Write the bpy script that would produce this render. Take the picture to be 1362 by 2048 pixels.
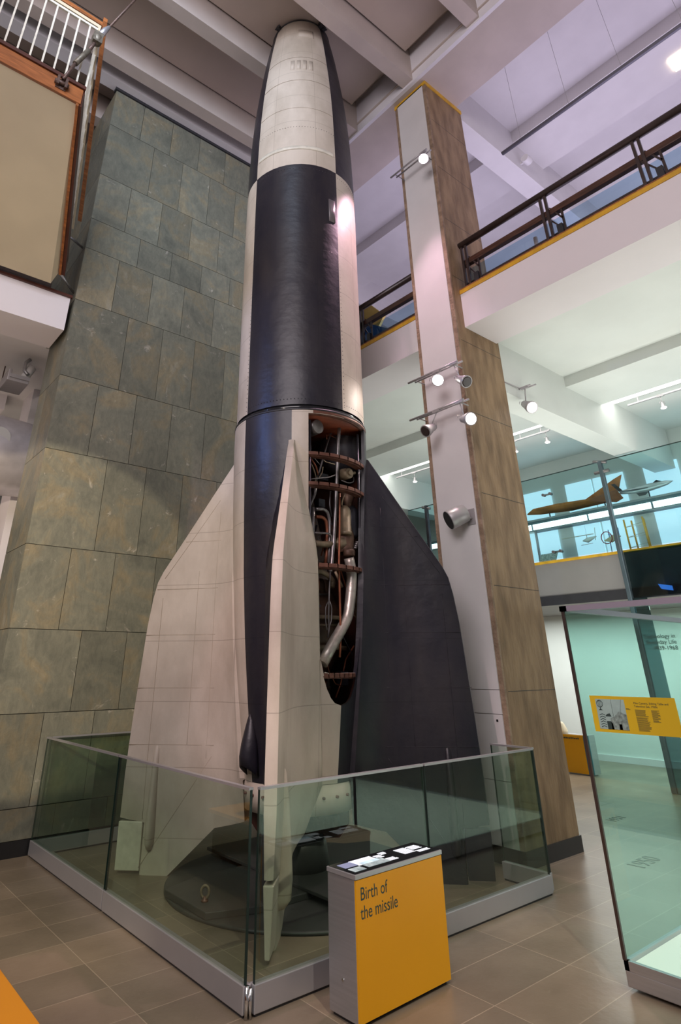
import bpy, bmesh, math, random
from mathutils import Vector, Matrix
random.seed(7)
for o in list(bpy.data.objects): bpy.data.objects.remove(o)
S=bpy.context.scene; COL=S.collection
pi=math.pi; R=math.radians
# ---------------- camera ----------------
cd=bpy.data.cameras.new('camera'); cam=bpy.data.objects.new('camera',cd); COL.objects.link(cam)
cd.sensor_fit='VERTICAL'; cd.sensor_height=36; cd.lens=1174.94/2048*36
cd.shift_x=(681-616.61)/2048; cd.shift_y=-(1024-772.99)/2048; cd.clip_start=.05; cd.clip_end=200
r0=Vector((0.77852117,-0.6276068,-0.00380767)); r1=Vector((0.26833171,0.33832695,-0.90196062)); r2=Vector((0.56736486,0.70117372,0.4318015))
M=Matrix((( r0[0],-r1[0],-r2[0],0),(r0[1],-r1[1],-r2[1],0),(r0[2],-r1[2],-r2[2],1.854),(0,0,0,1)))
cam.matrix_world=M; S.camera=cam
# ---------------- view and world ----------------
S.view_settings.view_transform='Standard'; S.view_settings.look='None'; S.view_settings.gamma=1
S.view_settings.use_curve_mapping=False; S.view_settings.exposure=0.16
W=bpy.data.worlds.new('world'); S.world=W; W.use_nodes=True
W.node_tree.nodes['Background'].inputs[0].default_value=(.62,.57,.60,1); W.node_tree.nodes['Background'].inputs[1].default_value=.26
def area(name,loc,to,sx,sy,power,col,spread=180):
    l=bpy.data.lights.new(name,'AREA'); l.shape='RECTANGLE'; l.size=sx; l.size_y=sy; l.energy=power; l.color=col; l.spread=R(spread)
    o=bpy.data.objects.new(name,l); COL.objects.link(o); o.location=loc
    o.rotation_euler=(Vector(to)-Vector(loc)).to_track_quat('-Z','Y').to_euler(); return o
def spot(name,loc,to,power,col,ang,blend=.5,rad=.05):
    l=bpy.data.lights.new(name,'SPOT'); l.energy=power; l.color=col; l.spot_size=R(ang); l.spot_blend=blend; l.shadow_soft_size=rad
    o=bpy.data.objects.new(name,l); COL.objects.link(o); o.location=loc
    o.rotation_euler=(Vector(to)-Vector(loc)).to_track_quat('-Z','Y').to_euler(); return o

area('atrium_fill',(-4.5,-0.5,8.5),(5,6,5),6,5,600,(1.0,.90,.93))
area('gallery_up',(9.6,2.5,2.45),(9.6,2.5,8),3,11,230,(.97,1.0,.95))  # added uplight, unseen in mid-air, brightens the ceiling under the balcony
area('upper_gallery_up',(10,3,7.5),(10,3,12),5,12,260,(.81,.72,1.0))  # unseen light above the balcony floor, put in to lift the upper ceiling
area('ground_gallery',(13,5,2.9),(13,5,0),1.2,9,240,(.95,1,.97))
area('case_down',(6.4,.6,2.9),(6.4,.6,0),2.5,3,70,(.95,1,.96),110)
area('left_gallery_up',(0,11,3.6),(0,11,7),3,4,45,(1,.80,.66))  # warm fill added to brighten the left balcony's underside
spot('lamp_pink',(5.98,4.34,9.5),(5.1,4.9,6.0),900,(1.0,.60,.76),66)
spot('lamp_white',(5.98,4.55,5.45),(4.5,4.6,3.2),120,(1.0,.86,.78),100)
spot('plinth_fill',(1.5,-1.5,7.5),(3.5,3.5,.4),950,(1.0,.88,.74),26)  # unseen fill spot, power set to brighten the yellow plinth
spot('stone_fill',(-1.5,3.0,3.2),(3.2,8.24,5.6),200,(1.0,.88,.70),75,.6)  # unseen wide spot kept as general warm fill on the slate
spot('lamp_stone_low',(-1.6,3.0,3.3),(1.7,8.24,2.7),1000,(1.0,.84,.60),37,.12,.05)
spot('desk_fill',(-.6,4.2,3.4),(1.0,6.0,.4),260,(1.0,.85,.6),50,.5)  # added spot, brightens the desk so its reflection in the glass shows
spot('lamp_fin_edge',(-2.5,1.6,7.0),(3.2,4.5,2.4),700,(1.0,.66,.68),22,.5)
area('cool_wash',(-.5,2.5,11.0),(3.6,8.24,9.6),2,2,60,(.66,.80,1.0),70)  # added cool light that turns the upper slate bluer and lighter
spot('lamp_blue',(-3.0,6.5,6.5),(4.0,5.3,5.0),420,(.25,.40,1.0),30,.8)
# ---------------- materials ----------------
def mat(name,col,rough=.6,metal=0,var=0,vs=3,bump=0,bs=8,emit=None,es=0,col2=None,stretch=(1,1,1),spec=.5,detail=5):
    m=bpy.data.materials.new(name); m.use_nodes=True; nt=m.node_tree; b=nt.nodes['Principled BSDF']
    b.inputs['Roughness'].default_value=rough; b.inputs['Metallic'].default_value=metal; b.inputs['Specular IOR Level'].default_value=spec
    b.inputs['Base Color'].default_value=(*col,1)
    tc=nt.nodes.new('ShaderNodeTexCoord'); mp=nt.nodes.new('ShaderNodeMapping'); mp.inputs['Scale'].default_value=stretch
    nt.links.new(tc.outputs['Object'],mp.inputs[0])
    if var or col2:
        n=nt.nodes.new('ShaderNodeTexNoise'); n.inputs['Scale'].default_value=vs; n.inputs['Detail'].default_value=detail; nt.links.new(mp.outputs[0],n.inputs[0])
        cr=nt.nodes.new('ShaderNodeValToRGB'); c2=col2 or tuple(c*(1-var) for c in col)
        cr.color_ramp.elements[0].position=.35; cr.color_ramp.elements[1].position=.65
        cr.color_ramp.elements[0].color=(*c2,1); cr.color_ramp.elements[1].color=(*col,1)
        nt.links.new(n.outputs[0],cr.inputs[0]); nt.links.new(cr.outputs[0],b.inputs['Base Color'])
    if bump:
        n=nt.nodes.new('ShaderNodeTexNoise'); n.inputs['Scale'].default_value=bs; n.inputs['Detail'].default_value=4; nt.links.new(mp.outputs[0],n.inputs[0])
        bp=nt.nodes.new('ShaderNodeBump'); bp.inputs['Strength'].default_value=bump; bp.inputs['Distance'].default_value=.03
        nt.links.new(n.outputs[0],bp.inputs['Height']); nt.links.new(bp.outputs[0],b.inputs['Normal'])
    if emit:
        b.inputs['Emission Color'].default_value=(*emit,1); b.inputs['Emission Strength'].default_value=es
    return m
def glassmat(name,tint,refl=1.0):
    m=bpy.data.materials.new(name); m.use_nodes=True; nt=m.node_tree; nt.nodes.clear()
    out=nt.nodes.new('ShaderNodeOutputMaterial'); mx=nt.nodes.new('ShaderNodeMixShader'); t=nt.nodes.new('ShaderNodeBsdfTransparent'); g=nt.nodes.new('ShaderNodeBsdfGlossy')
    t.inputs[0].default_value=(*tint,1); g.inputs['Roughness'].default_value=.0; g.inputs[0].default_value=(.9,1,.95,1)
    f=nt.nodes.new('ShaderNodeFresnel'); f.inputs[0].default_value=1.5; mu=nt.nodes.new('ShaderNodeMath'); mu.operation='MULTIPLY'; mu.inputs[1].default_value=refl
    gm=nt.nodes.new('ShaderNodeNewGeometry'); iv=nt.nodes.new('ShaderNodeMath'); iv.operation='SUBTRACT'; iv.inputs[0].default_value=1; nt.links.new(gm.outputs['Backfacing'],iv.inputs[1])
    m2=nt.nodes.new('ShaderNodeMath'); m2.operation='MULTIPLY'; nt.links.new(f.outputs[0],mu.inputs[0]); nt.links.new(mu.outputs[0],m2.inputs[0]); nt.links.new(iv.outputs[0],m2.inputs[1]); nt.links.new(m2.outputs[0],mx.inputs[0]); nt.links.new(t.outputs[0],mx.inputs[1]); nt.links.new(g.outputs[0],mx.inputs[2]); nt.links.new(mx.outputs[0],out.inputs[0])
    return m
M_white=mat('white_paint',(.72,.70,.70),.55,var=.06,vs=2)
M_wall=mat('gallery_paint',(.74,.77,.74),.6,var=.05,vs=1.5)
M_ceil=mat('ceiling_paint',(.56,.485,.445),.7,var=.08,vs=2.5)
M_ceilp=mat('ceiling_panel',(.49,.41,.36),.8,var=.06,vs=2)
M_lip=mat('ceiling_lip',(.78,.76,.80),.5,var=.05,vs=2)
M_fascia=mat('fascia_paint',(.80,.75,.77),.55,var=.04,vs=1)
M_grey=mat('grey_paint',(.42,.41,.39),.6,var=.06,vs=2)
M_dark=mat('black_metal',(.03,.03,.035),.4,var=.2,vs=8)
M_rail=mat('bronze_rail',(.06,.042,.04),.3,.2,var=.3,vs=6)
M_railwood=mat('handrail_wood',(.10,.045,.03),.3,var=.5,vs=5,stretch=(8,1,8))
M_yel=mat('yellow_edge',(.75,.42,.03),.4,var=.25,vs=6)
M_trav=mat('travertine',(.34,.225,.125),.6,col2=(.19,.118,.062),vs=2.6,stretch=(2.6,2.6,.7),bump=.25,bs=12,detail=14)
M_travedge=mat('travertine_edge',(.36,.25,.17),.7,col2=(.22,.15,.10),vs=9,bump=.4,bs=30)
M_slatebase=mat('black_skirting',(.012,.012,.013),.35)
M_alu=mat('brushed_aluminium',(.50,.49,.51),.38,.75,var=.10,vs=4,stretch=(.6,.6,14))
M_alu2=mat('pale_aluminium',(.50,.49,.51),.35,.6,var=.05,vs=3)
M_chrome=mat('chrome',(.75,.75,.75),.12,1)
M_kyel=mat('kiosk_yellow',(.80,.36,.004),.45,var=.06,vs=1.2)
M_black=mat('black_gloss',(.012,.012,.014),.12)
M_ink=mat('ink_green',(.035,.06,.055),.5)
M_wood=mat('orange_wood',(.38,.13,.04),.35,var=.45,vs=4,stretch=(1,8,8))
M_wooddk=mat('dark_wood',(.10,.03,.018),.4,var=.4,vs=6)
M_cream=mat('cream_panel',(.62,.52,.36),.5,var=.10,vs=1.2)
M_bar=mat('painted_bar',(.74,.69,.58),.4,0,var=.2,vs=12)
M_rope=mat('steel_rope',(.16,.10,.08),.5,.5,var=.5,vs=40)
M_olive=mat('olive_metal',(.20,.17,.13),.5,.5,var=.4,vs=20)
M_fus=mat('polished_skin',(.66,.62,.64),.35,.5,var=.2,vs=4,bump=.1,bs=6)
M_lamp=mat('lamp_grey',(.42,.40,.41),.4,.4)
M_bulb=mat('lit_bulb',(1,1,1),.5,emit=(1,.90,.82),es=14)
M_bulbp=mat('lit_bulb_pink',(1,1,1),.5,emit=(1,.72,.88),es=14)
M_unlit=mat('unlit_lens',(.03,.015,.015),.15)
M_strip=mat('light_strip',(1,1,1),.5,emit=(1,.98,.93),es=2.6)
M_shelfl=mat('shelf_light',(1,1,1),.5,emit=(.93,1,1),es=2.2)
M_win=mat('frosted_window',(.6,.75,.85),.5,emit=(.55,.80,.95),es=.75)
M_glass=glassmat('barrier_glass',(.80,.87,.815),1.35)
M_glass2=glassmat('case_glass',(.81,.93,.905),1.2)
M_glass3=glassmat('gallery_glass',(.80,.93,.93),1.0)
M_glass4=glassmat('balcony_glass',(.74,.87,.94),1.0)
M_glassd=glassmat('dark_glass',(.26,.40,.43),1.0)
M_edge=mat('glass_edge',(.008,.022,.018),.3)
# floor: plain grid of stone tiles
def floor_mat():
    m=mat('stone_tiles',(.25,.20,.145),.32,col2=(.17,.135,.095),vs=1.3,bump=.05,bs=20,detail=8); nt=m.node_tree; b=nt.nodes['Principled BSDF']
    src=b.inputs['Base Color'].links[0].from_socket
    tc=nt.nodes.new('ShaderNodeTexCoord'); mp=nt.nodes.new('ShaderNodeMapping'); mp.inputs['Location'].default_value=(-3.05+.86*20,-3.06+.43*40,0)
    br=nt.nodes.new('ShaderNodeTexBrick'); br.offset=0; br.squash=1; br.inputs['Scale'].default_value=1; br.inputs['Brick Width'].default_value=.86; br.inputs['Row Height'].default_value=.43
    br.inputs['Mortar Size'].default_value=.0035; br.inputs['Mortar Smooth'].default_value=.2; br.inputs['Bias'].default_value=0
    br.inputs['Color1'].default_value=(.86,.86,.86,1); br.inputs['Color2'].default_value=(1.12,1.08,1.05,1); br.inputs['Mortar'].default_value=(1.7,1.7,1.7,1)
    nt.links.new(tc.outputs['Object'],mp.inputs[0]); nt.links.new(mp.outputs[0],br.inputs[0])
    mx=nt.nodes.new('ShaderNodeMix'); mx.data_type='RGBA'; mx.blend_type='MULTIPLY'; mx.inputs[0].default_value=1
    nt.links.new(src,mx.inputs[6]); nt.links.new(br.outputs[0],mx.inputs[7]); nt.links.new(mx.outputs[2],b.inputs['Base Color']); return m
M_floor=floor_mat()
# slate cladding, a tone per slab through a colour attribute
def slate_mat():
    m=bpy.data.materials.new('green_slate'); m.use_nodes=True; nt=m.node_tree; b=nt.nodes['Principled BSDF']; L=nt.links.new
    at=nt.nodes.new('ShaderNodeAttribute'); at.attribute_name='tone'; tc=nt.nodes.new('ShaderNodeTexCoord')
    vm=nt.nodes.new('ShaderNodeVectorMath'); vm.operation='MULTIPLY_ADD'; vm.inputs[1].default_value=(9,9,9)
    L(at.outputs['Color'],vm.inputs[0]); L(tc.outputs['Object'],vm.inputs[2])
    n=nt.nodes.new('ShaderNodeTexNoise'); n.inputs['Scale'].default_value=1.3; n.inputs['Detail'].default_value=10; n.inputs['Roughness'].default_value=.62; n.inputs['Distortion'].default_value=1.2; L(vm.outputs[0],n.inputs[0])
    cr=nt.nodes.new('ShaderNodeValToRGB'); e=cr.color_ramp.elements; e[0].position=.28; e[0].color=(.110,.114,.093,1); e[1].position=.74; e[1].color=(.25,.24,.195,1)
    k=e.new(.5); k.color=(.165,.165,.130,1); k=e.new(.62); k.color=(.205,.178,.118,1)
    L(n.outputs[0],cr.inputs[0])
    n2=nt.nodes.new('ShaderNodeTexNoise'); n2.inputs['Scale'].default_value=1.9; n2.inputs['Detail'].default_value=12; n2.inputs['Roughness'].default_value=.7; n2.inputs['Distortion'].default_value=2.5; L(vm.outputs[0],n2.inputs[0])
    cr2=nt.nodes.new('ShaderNodeValToRGB'); cr2.color_ramp.elements[0].position=.62; cr2.color_ramp.elements[1].position=.68; L(n2.outputs[0],cr2.inputs[0])
    mx=nt.nodes.new('ShaderNodeMix'); mx.data_type='RGBA'; mf=nt.nodes.new('ShaderNodeMath'); mf.operation='MULTIPLY'; mf.inputs[1].default_value=.55; L(cr2.outputs[0],mf.inputs[0]); L(mf.outputs[0],mx.inputs[0]); L(cr.outputs[0],mx.inputs[6]); mx.inputs[7].default_value=(.50,.46,.40,1)
    m2=nt.nodes.new('ShaderNodeMix'); m2.data_type='RGBA'; m2.blend_type='MULTIPLY'; m2.inputs[0].default_value=1
    sc=nt.nodes.new('ShaderNodeVectorMath'); sc.operation='MULTIPLY_ADD'; sc.inputs[1].default_value=(.34,.34,.34); sc.inputs[2].default_value=(.83,.83,.83); sx=nt.nodes.new('ShaderNodeSeparateColor'); L(at.outputs['Color'],sx.inputs[0]); L(sx.outputs[0],sc.inputs[0])
    L(mx.outputs[2],m2.inputs[6]); L(sc.outputs[0],m2.inputs[7]); L(m2.outputs[2],b.inputs['Base Color'])
    n3=nt.nodes.new('ShaderNodeTexNoise'); n3.inputs['Scale'].default_value=14; n3.inputs['Detail'].default_value=12; n3.inputs['Roughness'].default_value=.75; n3.inputs['Distortion'].default_value=.8
    mp3=nt.nodes.new('ShaderNodeMapping'); mp3.inputs['Scale'].default_value=(1,1,.45); mp3.inputs['Rotation'].default_value=(0,.5,0); L(vm.outputs[0],mp3.inputs[0]); L(mp3.outputs[0],n3.inputs[0])
    c3=nt.nodes.new('ShaderNodeValToRGB'); c3.color_ramp.elements[0].position=.3; c3.color_ramp.elements[0].color=(.80,.80,.80,1); c3.color_ramp.elements[1].position=.72; c3.color_ramp.elements[1].color=(1.35,1.33,1.28,1); L(n3.outputs[0],c3.inputs[0])
    m3=nt.nodes.new('ShaderNodeMix'); m3.data_type='RGBA'; m3.blend_type='MULTIPLY'; m3.inputs[0].default_value=1; L(m2.outputs[2],m3.inputs[6]); L(c3.outputs[0],m3.inputs[7]); L(m3.outputs[2],b.inputs['Base Color'])
    b.inputs['Roughness'].default_value=.48
    bp=nt.nodes.new('ShaderNodeBump'); bp.inputs['Strength'].default_value=.3; bp.inputs['Distance'].default_value=.02; L(n2.outputs[0],bp.inputs['Height']); L(bp.outputs[0],b.inputs['Normal'])
    return m
M_slate=slate_mat(); M_seam=mat('slate_joint',(.03,.03,.025),.8)
# rocket paint: worn, dented sheet with fine seams
def skin(name,c1,c2,rough,seamc,bumpS,streak=(1,1,1),spec=.5,chip=None):
    m=bpy.data.materials.new(name); m.use_nodes=True; nt=m.node_tree; b=nt.nodes['Principled BSDF']; L=nt.links.new
    tc=nt.nodes.new('ShaderNodeTexCoord'); mp=nt.nodes.new('ShaderNodeMapping'); mp.inputs['Scale'].default_value=streak; L(tc.outputs['Object'],mp.inputs[0])
    n=nt.nodes.new('ShaderNodeTexNoise'); n.inputs['Scale'].default_value=2.2; n.inputs['Detail'].default_value=9; n.inputs['Roughness'].default_value=.6; L(mp.outputs[0],n.inputs[0])
    cr=nt.nodes.new('ShaderNodeValToRGB'); cr.color_ramp.elements[0].position=.33; cr.color_ramp.elements[1].position=.62; cr.color_ramp.elements[0].color=(*c2,1); cr.color_ramp.elements[1].color=(*c1,1); L(n.outputs[0],cr.inputs[0])
    # seams every 0.61 m of height, thin
    sp=nt.nodes.new('ShaderNodeSeparateXYZ'); L(tc.outputs['Object'],sp.inputs[0])
    def mth(op,a,bv=None,cv=None):
        q=nt.nodes.new('ShaderNodeMath'); q.operation=op
        for i,v in enumerate((a,bv,cv)):
            if v is None: continue
            if hasattr(v,'is_output'): L(v,q.inputs[i])
            else: q.inputs[i].default_value=v
        return q.outputs[0]
    z=mth('MULTIPLY',sp.outputs[2],1/.61); fz=mth('FRACT',z); dz=mth('ABSOLUTE',mth('SUBTRACT',fz,.5)); sz=mth('LESS_THAN',dz,.006)
    an=mth('MULTIPLY',mth('ARCTAN2',sp.outputs[1],sp.outputs[0]),4/pi); fa=mth('ABSOLUTE',mth('SUBTRACT',mth('FRACT',an),.5)); sa=mth('LESS_THAN',fa,.005)
    se=mth('MULTIPLY',mth('MAXIMUM',sz,sa),.5)
    mx=nt.nodes.new('ShaderNodeMix'); mx.data_type='RGBA'; L(se,mx.inputs[0]); L(cr.outputs[0],mx.inputs[6]); mx.inputs[7].default_value=(*seamc,1)
    last=mx.outputs[2]
    if chip:
        n3=nt.nodes.new('ShaderNodeTexNoise'); n3.inputs['Scale'].default_value=7; n3.inputs['Detail'].default_value=10; n3.inputs['Roughness'].default_value=.75; L(tc.outputs['Object'],n3.inputs[0])
        cm=mth('GREATER_THAN',n3.outputs[0],.735); m3=nt.nodes.new('ShaderNodeMix'); m3.data_type='RGBA'; L(cm,m3.inputs[0]); L(last,m3.inputs[6]); m3.inputs[7].default_value=(*chip,1); last=m3.outputs[2]
    L(last,b.inputs['Base Color']); b.inputs['Roughness'].default_value=rough; b.inputs['Specular IOR Level'].default_value=spec
    n2=nt.nodes.new('ShaderNodeTexNoise'); n2.inputs['Scale'].default_value=3.2; n2.inputs['Detail'].default_value=5; mp2=nt.nodes.new('ShaderNodeMapping'); mp2.inputs['Scale'].default_value=(1,1,1.3); L(tc.outputs['Object'],mp2.inputs[0]); L(mp2.outputs[0],n2.inputs[0])
    h=mth('SUBTRACT',n2.outputs[0],mth('MULTIPLY',se,.35))
    bp=nt.nodes.new('ShaderNodeBump'); bp.inputs['Strength'].default_value=bumpS; bp.inputs['Distance'].default_value=.05; L(h,bp.inputs['Height']); L(bp.outputs[0],b.inputs['Normal'])
    return m
M_rw=skin('rocket_white',(.60,.525,.44),(.45,.385,.31),.5,(.22,.18,.14),.13,streak=(1,1,.5))
M_rb=skin('rocket_black',(.011,.010,.018),(.026,.022,.026),.40,(.006,.006,.008),.22,streak=(1.5,1.5,.5),chip=(.22,.19,.17))
M_inner=mat('inner_shell_red',(.11,.028,.014),.6,col2=(.02,.012,.01),vs=2.5)
M_rib=mat('rib_copper',(.20,.085,.058),.45,.3,var=.45,vs=9)
M_steel=mat('aged_steel',(.27,.25,.25),.35,.7,var=.4,vs=10)
M_silver=mat('silver_pipe',(.50,.46,.41),.38,.6,var=.3,vs=9,bump=.15,bs=25)
M_tan=mat('aged_tan',(.30,.23,.15),.5,.3,var=.45,vs=10)
M_copper=mat('copper_tube',(.30,.10,.05),.4,.5,var=.3,vs=10)
M_engine=mat('rusty_engine',(.13,.07,.045),.55,.4,var=.6,vs=6,bump=.3,bs=10)
M_dkst=mat('dark_steel',(.07,.07,.085),.32,.6,var=.3,vs=6)
M_turn=mat('stand_dark',(.045,.048,.045),.45,var=.2,vs=4)
M_seamw=mat('seam_tan',(.42,.35,.27),.6)
PM={'steel':M_steel,'silver':M_silver,'tan':M_tan,'copper':M_copper,'white':M_bar}
# ---------------- mesh helpers ----------------
class MB:
    def __init__(s): s.v=[]; s.f=[]; s.mi=[]; s.sm=[]
    def add(s,vs,fs,mi=0,smooth=False):
        o=len(s.v); s.v+= [tuple(v) for v in vs]
        for f in fs: s.f.append(tuple(i+o for i in f)); s.mi.append(mi); s.sm.append(smooth)
        return s
    def box(s,a,b,mi=0):
        x0,y0,z0=a; x1,y1,z1=b
        return s.add([(x0,y0,z0),(x1,y0,z0),(x1,y1,z0),(x0,y1,z0),(x0,y0,z1),(x1,y0,z1),(x1,y1,z1),(x0,y1,z1)],[(0,3,2,1),(4,5,6,7),(0,1,5,4),(1,2,6,5),(2,3,7,6),(3,0,4,7)],mi)
    def prism(s,pts,n,mi=0):   # pts: planar loop, n: thickness vector
        k=len(pts); n=Vector(n); P=[Vector(p) for p in pts]; Q=[p+n for p in P]
        return s.add(P+Q,[tuple(range(k))[::-1],tuple(range(k,2*k))]+[(i,(i+1)%k,k+(i+1)%k,k+i) for i in range(k)],mi)
    def tube(s,pts,r,n=10,mi=0,smooth=True,cap=True):
        P=[Vector(p) for p in pts]; rr=r if isinstance(r,(list,tuple)) else [r]*len(P)
        vs=[]; up=None
        for i,p in enumerate(P):
            t=((P[min(i+1,len(P)-1)]-p).normalized()+(p-P[max(i-1,0)]).normalized())
            if t.length<1e-6: t=Vector((0,0,1))
            t.normalize()
            if up is None: up=t.orthogonal().normalized()
            u=(up-t*up.dot(t)); u=u.normalized() if u.length>1e-6 else t.orthogonal().normalized(); up=u; w=t.cross(u)
            for k in range(n):
                a=2*pi*k/n; vs.append(p+(u*math.cos(a)+w*math.sin(a))*rr[i])
        fs=[(i*n+k,i*n+(k+1)%n,(i+1)*n+(k+1)%n,(i+1)*n+k) for i in range(len(P)-1) for k in range(n)]
        s.add(vs,fs,mi,smooth)
        if cap: s.add(vs[:n],[tuple(range(n))[::-1]],mi); s.add(vs[-n:],[tuple(range(n))],mi)
        return s
    def lathe(s,prof,c=(0,0,0),n=32,a0=0,a1=2*pi,mi=0,smooth=True,axis='Z',caps=True):
        full=abs(a1-a0-2*pi)<1e-6; m=n if full else n+1; vs=[]
        for r,z in prof:
            for k in range(m):
                a=a0+(a1-a0)*k/n; x,y=r*math.cos(a),r*math.sin(a)
                if axis=='Z': p=(c[0]+x,c[1]+y,c[2]+z)
                elif axis=='X': p=(c[0]+z,c[1]+x,c[2]+y)
                else: p=(c[0]+x,c[1]+z,c[2]+y)
                vs.append(p)
        fs=[(i*m+k,i*m+(k+1)%m,(i+1)*m+(k+1)%m,(i+1)*m+k) for i in range(len(prof)-1) for k in range(n)]
        s.add(vs,fs,mi,smooth)
        if full and caps:
            if prof[0][0]>1e-4: s.add(vs[:m],[tuple(range(m))],mi)
            if prof[-1][0]>1e-4: s.add(vs[-m:],[tuple(range(m))],mi)
        return s
    def build(s,name,mats,parent=None,bevel=0,loc=None):
        me=bpy.data.meshes.new(name); me.from_pydata(s.v,[],s.f)
        for m in (mats if isinstance(mats,(list,tuple)) else [mats]): me.materials.append(m)
        for p,i,sm in zip(me.polygons,s.mi,s.sm): p.material_index=i; p.use_smooth=sm
        bm=bmesh.new(); bm.from_mesh(me); bmesh.ops.remove_doubles(bm,verts=bm.verts,dist=1e-5); bmesh.ops.recalc_face_normals(bm,faces=bm.faces); bm.to_mesh(me); bm.free()
        o=bpy.data.objects.new(name,me); COL.objects.link(o)
        if parent:
            o.parent=parent; 
            o.matrix_parent_inverse=Matrix.Identity(4)
        if loc: o.location=loc
        if bevel:
            b=o.modifiers.new('bevel','BEVEL'); b.width=bevel; b.segments=2; b.limit_method='ANGLE'
        return o
def off(mb,c):   # shift to local coordinates of a thing at c
    mb.v=[(x-c[0],y-c[1],z-c[2]) for x,y,z in mb.v]; return mb
def tag(o,label,cat,group=None):
    o['label']=label; o['category']=cat
    if group: o['group']=group
    return o
def thing(name,label,cat,loc=(0,0,0),rz=0,group=None):
    o=bpy.data.objects.new(name,None); COL.objects.link(o); o.location=loc; o.rotation_euler=(0,0,rz); o.empty_display_size=.1
    return tag(o,label,cat,group)
def part(mb,name,m,t,bevel=0,label=None):
    l=t.location if t.parent is None else Vector((0,0,0))
    if t.parent is not None:
        q=t.parent
        l=q.location
    o=off(mb,l).build(name,m,t,bevel)
    if label: o['label']=label
    return o
def struct(mb,name,m,bevel=0):
    o=mb.build(name,m,None,bevel); o['kind']='structure'; return o
def text(s,name,m,parent,size,loc,rot,ext=.0008,align='LEFT',sx=1.0,space=1.0):
    c=bpy.data.curves.new(name,'FONT'); c.body=s; c.size=size; c.extrude=ext; c.align_x=align; c.space_line=space; c.resolution_u=4
    o=bpy.data.objects.new(name,c); COL.objects.link(o); bpy.context.view_layer.update()
    me=bpy.data.meshes.new_from_object(o.evaluated_get(bpy.context.evaluated_depsgraph_get())); bpy.data.objects.remove(o)
    me.materials.clear(); me.materials.append(m); q=bpy.data.objects.new(name,me); COL.objects.link(q)
    if parent: q.parent=parent
    q.location=loc; q.rotation_euler=rot; q.scale=(sx,1,1); return q

# ================= STRUCTURE =================
struct(MB().box((-8,-8,-.3),(22,22,0)),'floor',M_floor)
# slate pillar
zc=[.15,.45,1.38,2.30,3.31,4.61,5.74,7.06,8.07,8.68,9.68,10.9,11.80]
def slate_pillar():
    mb=MB(); tones=[]
    def addt(n): tones.extend([(random.random(),random.random(),random.random(),1)]*n)
    X0,X1,Y0=2.0,5.75,8.24; g=.004; d=.02
    mb.box((X0+d,Y0+d,0),(X1-d,9.24-d,11.82),1); mb.box((X0+d,9.2,7.06),(X1-d,10.15-d,11.82),1); addt(12)
    for i in range(len(zc)-1):
        z0,z1=zc[i]+g,zc[i+1]-g
        st=2.58 if (len(zc)-2-i)%2==0 else 2.883
        xs=[X0]+[st+.615*k for k in range(8) if st+.615*k<X1-.1]+[X1]
        for a,b in zip(xs[:-1],xs[1:]): mb.box((a+(0 if a==X0 else g),Y0,z0),(b-g,Y0+d+.005,z1),0); addt(6)
        yb=9.24 if i<7 else 10.15
        ys=[Y0+d+.006]+([8.86] if i%2 else [])+([9.48] if (i>=7) else [])+[yb]
        for a,b in zip(ys[:-1],ys[1:]): mb.box((X0,a+g,z0),(X0+d+.005,b-g,z1),0); mb.box((X1-d-.005,a+g,z0),(X1,b-g,z1),0); addt(12)
    me=bpy.data.meshes.new('wall_left'); me.from_pydata(mb.v,[],mb.f); me.materials.append(M_slate); me.materials.append(M_seam)
    at=me.color_attributes.new('tone','FLOAT_COLOR','CORNER')
    for p,m,t in zip(me.polygons,mb.mi,tones):
        p.material_index=m
        for li in p.loop_indices: at.data[li].color=t
    o=bpy.data.objects.new('wall_left',me); COL.objects.link(o); o['kind']='structure'
slate_pillar()
struct(MB().box((1.985,8.225,0),(5.765,8.30,.15)).box((1.985,8.225,0),(2.06,9.25,.15)),'baseboard_left',M_slatebase)
struct(MB().box((1.97,8.21,11.80),(5.78,8.32,11.86)),'trim_1',M_dark)
# travertine column with white face panel
cm=MB(); cm.box((6.41,4.416,0),(7.455,5.16,11.75),0)
cm.box((6.395,4.412,0),(6.43,4.475,11.75),1).box((6.395,5.10,0),(6.43,5.165,11.75),1)
for z in (1.6,2.75,3.9,5.05,6.2,7.35,8.5,9.65,10.8): cm.box((6.47,4.4145,z),(7.45,4.4165,z+.006),2)
struct(cm,'wall_right',[M_trav,M_travedge,M_slatebase])
pm=MB(); zs=[.15,.74,1.375,1.62,11.70]
for a,b in zip(zs[:-1],zs[1:]): pm.box((6.385,4.478,a+.003),(6.43,5.097,b-.003))
for y in (4.55,4.93): pm.box((6.381,y-.012,1.30),(6.387,y+.012,1.324),1)
struct(pm,'trim_2',[M_white,M_black])
struct(MB().box((6.38,4.40,0),(7.47,5.18,.15)),'baseboard_right',M_slatebase)
struct(MB().box((6.385,4.40,11.67),(7.47,5.175,11.75)),'trim_3',M_yel)
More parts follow.
